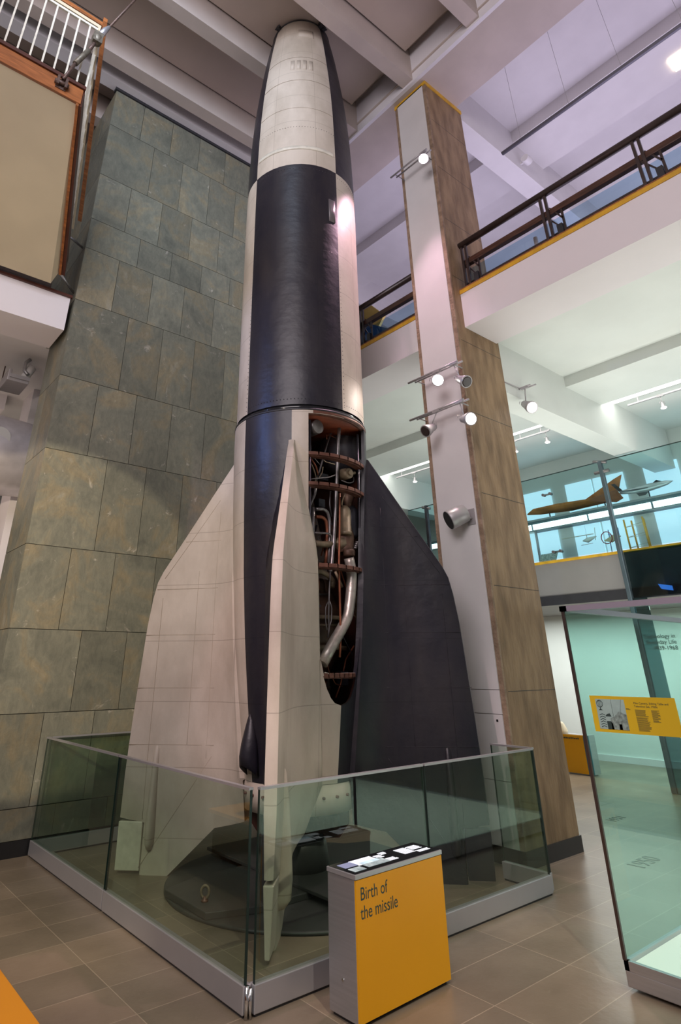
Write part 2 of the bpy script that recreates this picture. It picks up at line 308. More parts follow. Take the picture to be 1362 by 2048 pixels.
# ceilings and beams
cb=MB()
cb.box((-6,-8,12.66),(6.3,18,12.9),0)
for k in range(-4,10):
    y=3.05+1.5*k
    cb.box((-6,y,11.80),(6.23,y+.25,12.66),0)
    if y+1.5<18:
        cb.box((-6,y+.40,12.40),(6.05,y+1.46,12.45),1)
cb.box((6.23,-8,11.75),(6.30,18,12.9),2); cb.box((6.23,-8,11.96),(6.20,18,11.99),0)
cb.box((6.30,-8,11.75),(7.32,18,12.9),3)
cb.box((-6,8.06,11.86),(6.23,8.33,12.7),2)
struct(cb,'ceiling',[M_ceil,M_ceilp,M_lip,M_ceil])
ub=MB()
ub.box((7.32,-8,12.64),(14.2,18,12.9),0)
ub.box((9.45,-8,12.31),(10.67,18,12.64),0)
for y in (-1.55,4.45,10.45): ub.box((7.32,y,11.6),(14,y+.42,12.64),0)
struct(ub,'ceiling_upper_gallery',M_white)
struct(MB().box((13.95,-8,7.05),(14.2,18,12.7)),'wall_upper_gallery',M_white)
# balcony slab
bb=MB()
bb.box((6.608,-8,6.46),(7.40,4.414,7.05),0).box((6.608,5.162,6.46),(7.40,18,7.05),0)
bb.box((7.40,-8,6.53),(13.9,18,7.05),1)
bb.box((9.48,-8,6.33),(10.74,18,6.53),1)
for y in (-1.55,4.45,10.45): bb.box((7.40,y,5.66),(13.68,y+.43,6.53),1)
struct(bb,'ceiling_lower_gallery',[M_fascia,M_wall])
struct(MB().box((6.595,-8,7.05),(6.63,4.414,7.115)).box((6.595,5.162,7.05),(6.63,18,7.115)),'trim_4',M_yel)
struct(MB().box((6.60,-8,7.115),(6.75,4.414,7.14)).box((6.60,5.162,7.115),(6.75,18,7.14)),'trim_5',M_wood)
# lower gallery back wall with frosted windows
struct(MB().box((13.7,-8,3.83),(13.9,18,6.53)),'wall_lower_gallery',M_wall)
nwin=0
for (ya,yb) in ((9.9,8.7),(8.3,7.35),(6.95,6.3),(6.25,5.55),(5.1,4.4),(3.9,3.1),(2.6,1.6)):
    for (za,zb) in ((4.0,4.85),(4.95,5.85)):
        nwin+=1
        struct(MB().box((13.66,yb,za),(13.69,ya,zb)),'window_%d'%nwin,M_win)
struct(MB().box((11.9,-8,2.98),(14.7,18,3.83)),'ceiling_ground_gallery',mat('fascia_grey',(.24,.23,.22),.6,var=.05))
struct(MB().box((11.86,-8,2.98),(11.9,18,3.16)),'trim_6',M_dark)
struct(MB().box((11.86,-8,3.80),(11.9,18,3.85)),'trim_7',M_yel)
struct(MB().box((14.5,-8,0),(14.7,18,3.0)),'wall_ground_gallery',M_wall)
struct(MB().box((14.46,-8,0),(14.5,18,.12)),'baseboard_ground_gallery',M_white)
struct(MB().box((-6,17.5,0),(14.7,17.8,12.7)),'wall_far',M_grey)
# balcony on the left
lb=MB(); lb.box((-6,8.24,6.46),(1.93,8.95,7.03),0).box((-6,8.95,6.6),(1.95,9.26,7.03),1).box((-6,9.26,6.6),(5.9,18,7.03),1).box((-6,11.6,6.3),(1.95,12.1,6.6),0)
struct(lb,'ceiling_left_balcony',[M_fascia,M_white])
struct(MB().box((-6,8.20,7.03),(1.95,8.9,7.07)),'trim_8',M_wooddk)
struct(MB().box((2.27,11,0),(3.0,11.7,6.6)),'wall_white_column',M_fascia)

# ================= ROCKET =================
CX,CY=4.456,5.676
rk=thing('rocket','tall black and white finned rocket with cutaway engine bay, standing inside the glass barrier','rocket',(CX,CY,0))
prof=[(.59,.85),(.61,1.0),(.67,1.5),(.71,1.85),(.745,2.2),(.79,2.8),(.83,3.7),(.845,4.2),(.85,4.6)]
def rad(z):
    P=prof
    if z<=P[0][1]: return P[0][0]
    for (a,za),(b,zb) in zip(P[:-1],P[1:]):
        if z<=zb: return a+(b-a)*(z-za)/(zb-za)
    return P[-1][0]
def ring_shell(name,zr,cols,t0=0,label=None,step=7.5):
    # zr list of (r,z); cols function(angle_deg)->material index
    n=int(360/step); mb=MB(); vs=[]
    for r,z in zr:
        for k in range(n): a=R(-180+k*step); vs.append((r*math.cos(a),r*math.sin(a),z))
    for i in range(len(zr)-1):
        for k in range(n): 
            mb.f.append((i*n+k,i*n+(k+1)%n,(i+1)*n+(k+1)%n,(i+1)*n+k)); mb.mi.append(cols(-180+(k+.5)*step)); mb.sm.append(True)
    mb.v=vs
    return mb
def even(a): return int(((a+180)%360)//90)
nose=[(.845,8.53),(.845,8.8),(.833,9.3),(.815,9.8),(.785,10.3),(.74,10.8),(.69,11.25),(.635,11.7),(.577,12.08),(.545,12.25),(.522,12.35)]
ring_shell('nose',nose,lambda a:1 if even(a)%2 else 0).build('nose_section',[M_rw,M_rb],rk)
tank=[(.832,4.68),(.838,5.4),(.842,6.3),(.845,7.2),(.848,8.0),(.845,8.53)]
ring_shell('tank',tank,lambda a:0 if even(a)%2 else 1).build('tank_section',[M_rw,M_rb],rk)
# top rim, clamps
tr=MB().lathe([(.515,12.352),(.534,12.352),(.534,12.37),(.50,12.37),(.50,12.352)],n=48); tr.build('top_rim',M_dark,rk)
MB().lathe([(.50,12.36),(.0,12.365)],n=48).build('top_cover',M_rw,rk)
for a in (-175,-90,-82,-5,85):
    c,s=math.cos(R(a)),math.sin(R(a)); m=MB()
    u=Vector((c,s,0)); w=Vector((-s,c,0)); b=u*.54
    m.prism([b-w*.035+Vector((0,0,12.30)),b+w*.035+Vector((0,0,12.30)),b+w*.035+Vector((0,0,12.39)),b-w*.035+Vector((0,0,12.39))],u*.05)
    m.tube([b-w*.06+u*.05+Vector((0,0,12.34)),b+w*.06+u*.05+Vector((0,0,12.34))],.012,8)
    m.build('rim_clamp',M_dark,rk)
# hoops and plates on the nose
def hoop(r,z,h,m,name,a0=-180,a1=180,t=.008,n=64):
    mb=MB().lathe([(r,z),(r+t,z),(r+t,z+h),(r,z+h)],n=n,a0=R(a0),a1=R(a1),caps=False); return mb.build(name,m,rk)
hoop(.8445,8.83,.07,M_bar,'patched_band',-177,-93,.006)
for z in (9.75,10.45,11.1): hoop(rad(9) and [q for q in ((.817,9.75),(.774,10.45),(.709,11.1)) if q[1]==z][0][0],z,.012,M_rw,'seam_band',-179,-91,.004)
def patch(a0,a1,z0,z1,r0,r1,m,name,t=.006,n=8):
    mb=MB(); vs=[]
    for z,r in ((z0,r0),(z1,r1)):
        for k in range(n+1):
            a=R(a0+(a1-a0)*k/n); vs.append(((r+t)*math.cos(a),(r+t)*math.sin(a),z))
    for z,r in ((z0,r0),(z1,r1)):
        for k in range(n+1):
            a=R(a0+(a1-a0)*k/n); vs.append(((r-.01)*math.cos(a),(r-.01)*math.sin(a),z))
    m1=n+1; fs=[(k,k+1,m1+k+1,m1+k) for k in range(n)]+[(k,k+1,2*m1+k+1,2*m1+k) for k in range(n)]+[(m1+k,m1+k+1,3*m1+k+1,3*m1+k) for k in range(n)]+[(0,m1,3*m1,2*m1),(n,m1+n,3*m1+n,2*m1+n)]
    mb.add(vs,fs,0,True); return mb.build(name,m,rk)
patch(-133,-108,11.75,11.98,.632,.598,M_rw,'access_panel')
for a in (-142,-134,-126,-118):
    patch(a,a+5,10.75,11.0,.748,.722,M_rw,'vent_panel',.004,3)
M_plate=mat('grey_plate',(.16,.14,.15),.4,var=.2)
patch(-100,-93,7.55,7.95,.8475,.849,M_plate,'name_plate',.006,3)
# rivet rows
rv=MB()
def rivet(r,a,z):
    a=R(a); p=Vector((r*math.cos(a),r*math.sin(a),z)); u=Vector((math.cos(a),math.sin(a),0)); w=Vector((-math.sin(a),math.cos(a),0)); k=Vector((0,0,1)); q=.007
    rv.add([p+w*q,p+k*q,p-w*q,p-k*q,p+u*.005],[(0,1,4),(1,2,4),(2,3,4),(3,0,4)])
for z in [4.72+.06*i for i in range(64)]:
    for a in (-88.5,-91.5,-181): rivet(.84,a,z)
for a in range(-178,-2,3): rivet(.835,a,4.75); rivet(.846,a,8.45); rivet(.833,a,9.32)
ro=rv.build('rivet',M_dark,rk); ro['kind']='stuff'
# joint ring
MB().lathe([(.80,4.60),(.853,4.60),(.856,4.612),(.853,4.625),(.80,4.625)],n=72).build('joint_ring',M_dark,rk)
MB().lathe([(.80,4.565),(.852,4.565),(.855,4.58),(.852,4.60),(.80,4.60)],n=24,a0=R(-118),a1=R(-50),caps=False).build('worn_edge',M_rib,rk)
MB().lathe([(.80,4.555),(.835,4.555),(.835,4.566),(.80,4.566)],n=24,a0=R(-122),a1=R(-57),caps=False).build('top_frame',M_rib,rk)
MB().lathe([(.815,4.62),(.82,4.69)],n=72).build('joint_gap',M_black,rk)
# tail shell with the cut-out window
OP=[(4.56,-122.6,-57),(3.52,-122.6,-60.5),(2.84,-122.4,-63),(2.60,-120.8,-63.6),(2.15,-116.2,-66.2),(1.95,-112.5,-68.2),(1.78,-108.8,-71),(1.66,-105,-75),(1.58,-101,-78.5),(1.535,-97,-83),(1.51,-90,-89.9)]
def opn(z):
    if z>=OP[0][0]: return None
    if z<=OP[-1][0]: return (-90,-90)
    for (za,la,ra),(zb,lb_,rb) in zip(OP[:-1],OP[1:]):
        if zb<=z<=za:
            t=(z-zb)/(za-zb); return (lb_+(la-lb_)*t, rb+(ra-rb)*t)
zrows=[.85,1.0,1.2,1.4,1.51,1.518,1.535,1.56,1.58,1.62,1.66,1.72,1.78,1.86,1.95,2.05,2.15,2.35,2.6,2.84,3.1,3.52,3.9,4.2,4.5,4.56,4.6]
NL,NM,NR=8,12,8
def cols_at(z):
    o=opn(z); 
    if z<=1.51: lo=(-90,-90)
    elif o is None: lo=(-122.6,-57)
    else: lo=o
    A=[-135+(lo[0]+135)*k/NL for k in range(NL+1)]
    B=[lo[0]+(lo[1]-lo[0])*k/NM for k in range(1,NM)]
    Cc=[lo[1]+(-45-lo[1])*k/NR for k in range(NR+1)]
    D=[-45+(225+45)*k/48 for k in range(1,48)]
    return A+B+Cc+D
def tail_shell(dr,mats_fn,zlist,name,mats,inner=False):
    mb=MB(); n=None
    for z in zlist:
        c=cols_at(z); n=len(c); r=rad(z)-dr
        for a in c: mb.v.append((r*math.cos(R(a)),r*math.sin(R(a)),z))
    for i in range(len(zlist)-1):
        zm=(zlist[i]+zlist[i+1])/2; c=cols_at(zm)
        for k in range(n):
            am=(c[k]+(c[(k+1)%n] if k<n-1 else 225))/2
            if NL<=k<NL+NM and 1.51<zm<4.56: continue
            if NL<=k<NL+NM and zm<1.51: continue
            mb.f.append((i*n+k,i*n+(k+1)%n,(i+1)*n+(k+1)%n,(i+1)*n+k)); mb.mi.append(mats_fn(am)); mb.sm.append(True)
    o=mb.build(name,mats,rk); return o
def tcol(a):
    a=(a+180)%360-180
    if -180<=a<-135: return 1
    if -135<=a<-90: return 0
    if -90<=a<0: return 1
    if 0<=a<90: return 0
    if 90<=a<135: return 1
    return 0
tail_shell(0,tcol,zrows,'tail_section',[M_rw,M_rb])
tail_shell(.02,lambda a:0,zrows,'inner_shell',[M_inner])
# white strip bordering the opening on its left and the dark rail on its right
def vstrip(side,m,name,w,t=.012):
    mb=MB(); vs=[]; Z=[z for z in zrows if 1.78<=z<=4.56]
    for z in Z:
        o=opn(z) or (-122.6,-57); a=o[0] if side<0 else o[1]; r=rad(z)
        for (da,dr) in ((0,t),(0,-.035),(side*w,-.035),(side*w,t)):
            q=R(a+da); vs.append(((r+dr)*math.cos(q),(r+dr)*math.sin(q),z))
    mb.add(vs,[(i*4+k,i*4+(k+1)%4,(i+1)*4+(k+1)%4,(i+1)*4+k) for i in range(len(Z)-1) for k in range(4)]); return mb.build(name,m,rk)
vstrip(1,M_rb,'opening_rail',-1.2,.004); vstrip(-1,M_rw,'opening_rail',-.8,.002)
# frames across the opening, with notches
for z in (4.07,3.72,2.84,1.78):
    o=opn(z); r=rad(z); mb=MB(); a0,a1=o
    n=7; st=(a1-a0)/n
    for k in range(n):
        mb.lathe([(r-.075,z-.016),(r-.004,z-.016),(r-.004,z+.020),(r-.010,z+.024),(r-.075,z+.024),(r-.075,z-.016)],n=3,a0=R(a0+st*k+.55),a1=R(a0+st*(k+1)-.55),caps=False,smooth=False)
    mb.lathe([(r-.11,z-.028),(r-.035,z-.028),(r-.035,z+.012),(r-.11,z+.012),(r-.11,z-.028)],n=24,a0=R(a0),a1=R(a1),caps=False,smooth=False)
    mb.build('frame_rib',M_rib,rk)
MB().lathe([(0,4.58),(.83,4.57),(.83,4.56),(0,4.57)],n=48).build('bulkhead',mat('bulkhead_red',(.30,.06,.02),.5,var=.5,vs=3),rk)
# engine bay contents
PIPES = [
 ('pipe','steel',0.022,[(4.64,5.10,4.69),(4.60,5.10,4.38),(4.58,5.10,4.12),(4.55,5.10,3.79),(4.52,5.10,3.43),(4.49,5.10,3.15),(4.45,5.10,2.89),(4.43,5.10,2.81)]),
 ('strut','steel',0.014,[(4.75,5.30,4.75),(4.62,5.30,4.49),(4.53,5.30,4.23),(4.45,5.30,4.00),(4.40,5.30,3.88)]),
 ('pipe','steel',0.012,[(4.10,5.06,3.45),(4.10,5.06,3.15),(4.10,5.06,2.86)]),
 ('pipe','steel',0.018,[(4.16,5.06,3.48),(4.15,5.06,3.15),(4.14,5.06,2.87)]),
 ('pipe','steel',0.020,[(4.26,5.14,3.49),(4.38,5.14,3.51),(4.44,5.14,3.48),(4.47,5.14,3.39),(4.46,5.14,3.11),(4.44,5.14,2.91)]),
 ('pipe','copper',0.020,[(4.28,5.16,3.41),(4.37,5.16,3.42),(4.43,5.16,3.39),(4.45,5.16,3.28),(4.43,5.16,3.02),(4.41,5.16,2.90)]),
 ('pipe','tan',0.036,[(4.22,5.12,3.10),(4.33,5.12,3.10),(4.48,5.12,3.12)]),
 ('pipe','steel',0.012,[(4.20,5.10,3.21),(4.42,5.10,3.23),(4.46,5.10,3.20),(4.47,5.10,3.11),(4.44,5.10,2.89)]),
 ('pipe','copper',0.012,[(4.51,5.00,3.69),(4.50,5.00,3.37),(4.47,5.00,2.88),(4.47,5.00,2.73),(4.47,5.00,2.40),(4.47,5.00,2.16),(4.45,5.00,1.95)]),
 ('pipe','silver',0.058,[(4.64,5.02,2.97),(4.66,5.02,2.90),(4.68,5.02,2.79),(4.65,5.02,2.57),(4.60,5.02,2.35),(4.50,5.02,2.22),(4.36,5.02,2.06),(4.23,5.02,1.89)]),
 ('pipe','steel',0.010,[(4.43,5.10,2.81),(4.41,5.10,2.65),(4.40,5.10,2.48),(4.39,5.10,2.32),(4.40,5.10,2.24),(4.38,5.10,2.14)]),
 ('pipe','steel',0.007,[(4.40,5.10,2.51),(4.35,5.10,2.44),(4.35,5.10,2.28),(4.37,5.10,2.21)]),
 ('pipe','steel',0.007,[(4.41,5.10,2.51),(4.44,5.10,2.44),(4.43,5.10,2.30),(4.40,5.10,2.24)]),
 ('pipe','tan',0.030,[(4.26,5.25,2.82),(4.41,5.25,2.83),(4.53,5.25,2.80),(4.60,5.25,2.74),(4.58,5.25,2.67)]),
 ('pipe','tan',0.024,[(4.13,5.12,2.72),(4.20,5.12,2.71),(4.23,5.12,2.65),(4.22,5.12,2.59)]),
 ('pipe','copper',0.024,[(4.25,5.20,2.78),(4.31,5.20,2.76),(4.33,5.20,2.70),(4.32,5.20,2.62)]),
 ('cable','tan',0.010,[(4.19,5.20,4.11),(4.27,5.20,4.01),(4.32,5.20,3.90),(4.30,5.20,3.80),(4.29,5.20,3.67)]),
 ('cable','copper',0.012,[(4.22,5.20,4.13),(4.32,5.20,4.03),(4.35,5.20,3.93)]),
 ('cable','steel',0.008,[(4.10,5.08,3.80),(4.25,5.08,3.84),(4.41,5.08,3.88),(4.52,5.08,3.93)]),
 ('cable','tan',0.006,[(4.32,5.05,4.07),(4.34,5.05,4.05),(4.49,5.05,4.05)]),
 ('cable','tan',0.007,[(4.66,5.05,3.18),(4.67,5.05,3.08),(4.71,5.05,3.05),(4.76,5.05,3.10)]),
 ('cable','tan',0.008,[(4.65,5.05,3.72),(4.60,5.05,3.64),(4.58,5.05,3.57),(4.64,5.05,3.55)]),
 ('pipe','steel',0.007,[(4.79,5.05,3.95),(4.79,5.05,3.89),(4.72,5.05,3.86),(4.66,5.05,3.86),(4.59,5.05,3.87)]),
 ('cable','steel',0.005,[(4.25,5.15,4.11),(4.34,5.15,4.04)]),
 ('cable','tan',0.006,[(4.36,5.12,4.01),(4.35,5.12,3.94),(4.29,5.12,3.85)]),
 ('pipe','steel',0.010,[(4.30,5.30,2.58),(4.55,5.30,2.60)]),
 ('pipe','tan',0.012,[(4.32,5.25,2.27),(4.65,5.25,2.28)]),
 ('pipe','tan',0.014,[(4.35,5.25,2.06),(4.47,5.25,2.06)]),
 ('cable','steel',0.005,[(4.27,5.20,2.96),(4.45,5.20,2.91)]),
 ('pipe','steel',0.010,[(4.63,5.30,3.80),(4.61,5.30,3.63),(4.64,5.30,3.49)]),
 ('pipe','tan',0.012,[(4.68,5.30,3.03),(4.69,5.30,2.86),(4.72,5.30,2.79)]),
 ('pipe','copper',0.012,[(4.32,5.10,1.68),(4.34,5.10,1.73)]),
 ('cable','white',0.006,[(4.26,5.02,1.81),(4.35,5.02,1.79),(4.49,5.02,1.80),(4.68,5.02,1.80)]),
 ('pipe','copper',0.012,[(4.78,5.08,1.94),(4.75,5.08,1.85),(4.74,5.08,1.77)]),
 ('pipe','steel',0.018,[(4.25,5.12,3.76),(4.23,5.12,3.65),(4.19,5.12,3.58),(4.14,5.12,3.48)]),
 ('pipe','tan',0.016,[(4.60,5.10,2.66),(4.55,5.10,2.74),(4.50,5.10,2.82)]),
]
for kind,mm,r,pts in PIPES:
    # round the corners once
    P=[Vector(p) for p in pts]
    if len(P)>2:
        Q=[P[0]]
        for i in range(1,len(P)-1): Q+= [P[i].lerp(P[i-1],.28), P[i]*.5+(P[i].lerp(P[i-1],.28)+P[i].lerp(P[i+1],.28))*.25, P[i].lerp(P[i+1],.28)]
        Q.append(P[-1]); P=Q
    nm={'pipe':'pipe','strut':'strut','cable':'cable'}[kind]
    if mm=='silver': nm='duct_pipe'
    part(MB().tube(P,r,12 if r<.04 else 20),nm,PM[mm],rk)
def loc(x,y,z): return Vector((x-CX,y-CY,z))
sp=MB(); c=loc(4.985,5.47,4.43); sp.lathe([(.001,-.30)]+[(.30*math.cos(R(t)),.30*math.sin(R(t))) for t in range(-80,90,10)]+[(.001,.30)],c,n=32); sp.build('pressure_bottle',mat('bottle_grey',(.16,.16,.18),.35,.3,var=.2),rk)
mb=MB(); mb.tube([loc(4.225,5.20,4.47),loc(4.228,5.04,4.47)],[.085,.085],24); mb.build('round_fitting',M_steel,rk)
mb=MB(); mb.lathe([(.03,.16),(.055,.13),(.068,.10),(.068,-.14),(.072,-.14),(.072,-.18),(.05,-.18)],loc(4.63,5.05,3.41),n=20); mb.build('canister',M_tan,rk)
mb=MB(); mb.lathe([(.04,.20),(.085,.15),(.085,-.15),(.06,-.18)],loc(4.81,5.14,3.41),n=20); mb.build('canister',M_dkst,rk)
mb=MB(); mb.lathe([(.10,.12),(.05,-.02),(.04,-.15)],loc(4.78,5.15,3.66),n=16); mb.build('cone_fitting',M_engine,rk)
mb=MB(); mb.tube([loc(4.67,5.12,3.97),loc(4.67,4.99,3.96)],[.075,.06],18).tube([loc(4.67,4.99,3.96),loc(4.67,4.965,3.96)],.03,12).tube([loc(4.74,5.05,3.99),loc(4.80,5.03,4.0)],.02,8); mb.build('valve_body',M_tan,rk)
mb=MB(); mb.tube([loc(4.55,5.1,3.10),loc(4.60,5.1,3.14),loc(4.68,5.1,3.20)],[.05,.075,.05],12); mb.build('elbow_fitting',M_tan,rk)
mb=MB()
for k in range(4): mb.lathe([(.026,-.012),(.03,0),(.026,.012)],loc(4.775+.012*k,5.05,3.10+.022*k),n=12)
mb.build('ribbed_plug',M_steel,rk)
mb=MB(); mb.lathe([(.062,-.03),(.068,-.02),(.068,.03),(.062,.04)],loc(4.645,5.02,3.02),n=20).lathe([(.12,.0),(.10,.05),(.11,.20),(.07,.32)],loc(4.68,5.12,3.04),n=20); mb.build('turbine_outlet',M_engine,rk)
# thrust chamber deep in the bay
mb=MB(); mb.lathe([(.40,.42),(.36,.8),(.30,1.2),(.25,1.5),(.24,1.62),(.30,1.8),(.42,2.0),(.46,2.2),(.45,2.45),(.36,2.62),(.20,2.70)],(0.05,.02,0),n=40); mb.build('thrust_chamber',M_engine,rk)
mb=MB()
for z,r in ((2.05,.47),(2.35,.485),(1.65,.28)): mb.lathe([(r,-.02),(r+.03,-.02),(r+.03,.02),(r,.02),(r,-.02)],(0.05,.02,z),n=40)
mb.build('chamber_hoops',M_tan,rk)
mb=MB()
for k in range(9):
    a=R(-150+k*22); x,y=.27*math.cos(a)+.05,.27*math.sin(a); mb.lathe([(.06,0),(.06,.10),(.045,.15),(.02,.16)],(x,y,2.62),n=12)
mb.build('burner_cups',M_engine,rk)
mb=MB().tube([loc(4.91,5.2,2.60),loc(4.93,5.2,2.40),loc(4.90,5.2,2.25)],[.03,.04,.02],10); mb.build('side_bottle',M_tan,rk)
mb=MB()
for a in (-140,-120,-60,-40): 
    x,y=.62*math.cos(R(a)),.62*math.sin(R(a)); mb.tube([(x,y,1.2),(x*1.18,y*1.18,2.4),(x*1.25,y*1.25,4.5)],.016,8)
mb.build('stringer',M_dkst,rk)
random.seed(11)
for k in range(16):   # smaller plumbing across the bay
    x=random.uniform(4.25,4.95); z=random.uniform(2.0,4.4); y=random.uniform(5.15,5.4)
    p=[Vector((x,y,z))]
    for j in range(3): p.append(p[-1]+Vector((random.uniform(-.12,.12),random.uniform(-.04,.04),random.uniform(-.28,.10))))
    part(MB().tube(p,random.choice((.006,.009,.013)),8),'pipe',random.choice((M_steel,M_tan,M_dkst,M_copper)),rk)
for (x,z,w,h) in ((4.46,3.62,.10,.10),(4.38,2.42,.10,.12),(4.5,3.95,.14,.08),(4.80,2.27,.05,.05),(4.75,1.75,.10,.14)): 
    a=loc(x,5.26,z); MB().box((a.x-w/2,a.y,z-h/2),(a.x+w/2,a.y+.08,z+h/2)).build('junction_box',M_dkst,rk,.006)
# tail end ring with bolts and arches
mb=MB(); mb.lathe([(.585,.85),(.56,.60),(.53,.60),(.55,.85)],n=64); mb.build('exhaust_ring',M_rw,rk)
for k in range(24):
    mb=MB(); a=R(k*360/24); p=Vector((.585*math.cos(a),.585*math.sin(a),.74)); u=Vector((math.cos(a),math.sin(a),0)); mb.tube([p-u*.03,p+u*.012],.013,8); mb.build('ring_bolt',M_rib,rk)
for a in (-135,-45,45,135):   # graphite vanes under the nozzle
    c_,s_=math.cos(R(a)),math.sin(R(a)); u=Vector((c_,s_,0)); w=Vector((-s_,c_,0))
    MB().prism([u*.22-w*.03+Vector((0,0,.62)),u*.50-w*.03+Vector((0,0,.64)),u*.50-w*.03+Vector((0,0,.46)),u*.40-w*.03+Vector((0,0,.34)),u*.24-w*.03+Vector((0,0,.34))],w*.05).build('exhaust_vane',M_wooddk,rk,.006)
# ---- fins ----
FO=[(0,1.86),(.45,1.86),(.97,1.85),(1.4,1.83),(2.3,1.775),(2.72,1.725),(2.85,1.68),(4.22,.86)]
def fout(z):
    for (za,a),(zb,b) in zip(FO[:-1],FO[1:]):
        if z<=zb: return a+(b-a)*(z-za)/(zb-za)
    return FO[-1][1]
def fin_in(z):
    if z<.40: return 1.32-(z/.40)*.46
    if z<.46: return .86-(z-.40)/.06*.32
    if z<.85: return .54
    return rad(z)-.10
def make_fin(ang,name,m,vane_m,two=None):
    u=Vector((math.cos(R(ang)),math.sin(R(ang)),0)); w=Vector((-u.y,u.x,0))
    zs=[0,.1,.2,.3,.40,.43,.47,.6,.84,.86,1.1,1.4,1.7,2.0,2.3,2.6,2.78,2.9,3.1,3.3,3.5,3.7,3.9,4.05,4.16,4.22]
    SS=[0,.06,.12,.2,.3,.45,.6,.8,.93,1.0]; mb=MB(); rows=[]
    for z in zs:
        ri,ro=fin_in(z),fout(z); 
        if z<.455: ro=1.60
        he=min(.062,.018+.045*(z/.9)) if z<1.2 else (.062 if z<2.7 else .062-.045*(z-2.7)/1.5)
        rb=rad(z); row=[]
        L=[]; 
        for s in SS:
            r=ri+(ro-ri)*s; f=.22*math.exp(-max(0,r-rb+.02)/.16)*(1 if z>.85 else max(0,(z-.3)/.55)**1.0)
            f*=min(1,max(.12,(4.3-z)/1.3))
            t=he*(1 if s<.93 else (.96 if s<1 else .80))+f
            L.append((r,t))
        ring=[u*r+w*t+Vector((0,0,z)) for r,t in L]+[u*(L[-1][0]+.012)+Vector((0,0,z))]+[u*r-w*t+Vector((0,0,z)) for r,t in reversed(L)]
        rows.append(ring)
    n=len(rows[0]); vs=[p for r_ in rows for p in r_]
    fs=[(i*n+k,i*n+(k+1)%n,(i+1)*n+(k+1)%n,(i+1)*n+k) for i in range(len(rows)-1) for k in range(n)]
    mb.add(vs,fs,0,True)
    if two is not None:   # other paint on the -w or +w side
        h=len(SS)
        for j in range(len(mb.f)):
            k=j%n
            if two<0 and k>=h+1: mb.mi[j]=1
            if two>0 and k<h-1: mb.mi[j]=1
    mb.add(rows[0],[tuple(range(n))],0); mb.add(rows[-1],[tuple(range(n))],0)
    fo=mb.build(name,m if isinstance(m,list) else [m,m],rk)
    def surf(r,z,sd):
        he=min(.062,.018+.045*(z/.9)) if z<1.2 else (.062 if z<2.7 else .062-.045*(z-2.7)/1.5)
        f=.22*math.exp(-max(0,r-rad(z)+.02)/.16)*(1 if z>.85 else max(0,(z-.3)/.55))*min(1,max(.12,(4.3-z)/1.3))
        return u*r+w*sd*(he+f+.0005)+Vector((0,0,z))
    if ang in (135,-45):
        sd=1 if ang==135 else -1
        for a_,b_ in (((1.62,.46),(1.62,2.6)),((1.20,1.12),(1.20,2.9)),((.98,1.0),(.98,3.6)),((1.62,.06),(.92,1.02)),((1.84,1.12),(.9,1.12)),((1.78,2.2),(.95,2.2)),((1.62,2.82),(1.0,3.75)),((1.7,2.70),(.95,2.70)),((1.83,1.66),(.93,1.66)),((1.4,3.25),(.95,3.25))):
            n_=16; P_=[surf(a_[0]+(b_[0]-a_[0])*i/n_,a_[1]+(b_[1]-a_[1])*i/n_,sd) for i in range(n_+1)]
            MB().tube(P_,.0028,5).build('panel_seam',M_seamw if ang==135 else M_rb,fo)
    sm=fo.modifiers.new('edge','EDGE_SPLIT'); sm.split_angle=R(35)
    # outer section above the vane gap
    v=MB(); 
    def blk(r0,r1,z0,z1,t0,t1,mi=0):
        v.add([u*r0+w*t0+Vector((0,0,z0)),u*r1+w*t0+Vector((0,0,z0)),u*r1-w*t0+Vector((0,0,z0)),u*r0-w*t0+Vector((0,0,z0)),u*r0+w*t1+Vector((0,0,z1)),u*r1+w*t1+Vector((0,0,z1)),u*r1-w*t1+Vector((0,0,z1)),u*r0-w*t1+Vector((0,0,z1))],[(0,3,2,1),(4,5,6,7),(0,1,5,4),(1,2,6,5),(2,3,7,6),(3,0,4,7)],mi)
    blk(1.615,1.868,.03,.44,.018,.040)
    v.build('fin_vane',vane_m,fo,.008)
    g=MB(); old=v; v=g; 
    # tube fairings on both faces
    for sd in (-1,1):
        if two is not None: mt=m[0] if ((two<0)==(sd>0)) else m[1]
        else: mt=m
        f=MB(); st=[(1.13,.012,.0),(1.08,.03,.02),(.9,.036,.045),(.65,.043,.075),(.40,.048,.10),(.27,.046,.095),(.215,.03,.05),(.20,.006,.0)]
        vs=[]; K=9
        for z,hw,dp in st:
            he=min(.062,.018+.045*(z/.9))-.006
            for k in range(K):
                a=pi*k/(K-1); vs.append(u*(1.525+hw*math.cos(a))+w*sd*(he+dp*math.sin(a))+Vector((0,0,z)))
        f.add(vs,[(i*K+k,i*K+k+1,(i+1)*K+k+1,(i+1)*K+k) for i in range(len(st)-1) for k in range(K-1)],0,True)
        f.build('tube_fairing',mt,fo)
    return fo
make_fin(135,'fin',M_rw,M_bar)
make_fin(-135,'fin',[M_rw,M_rb],M_rw,two=-1)
make_fin(-45,'fin',M_rb,M_rb)
make_fin(45,'fin',M_rw,M_rw)
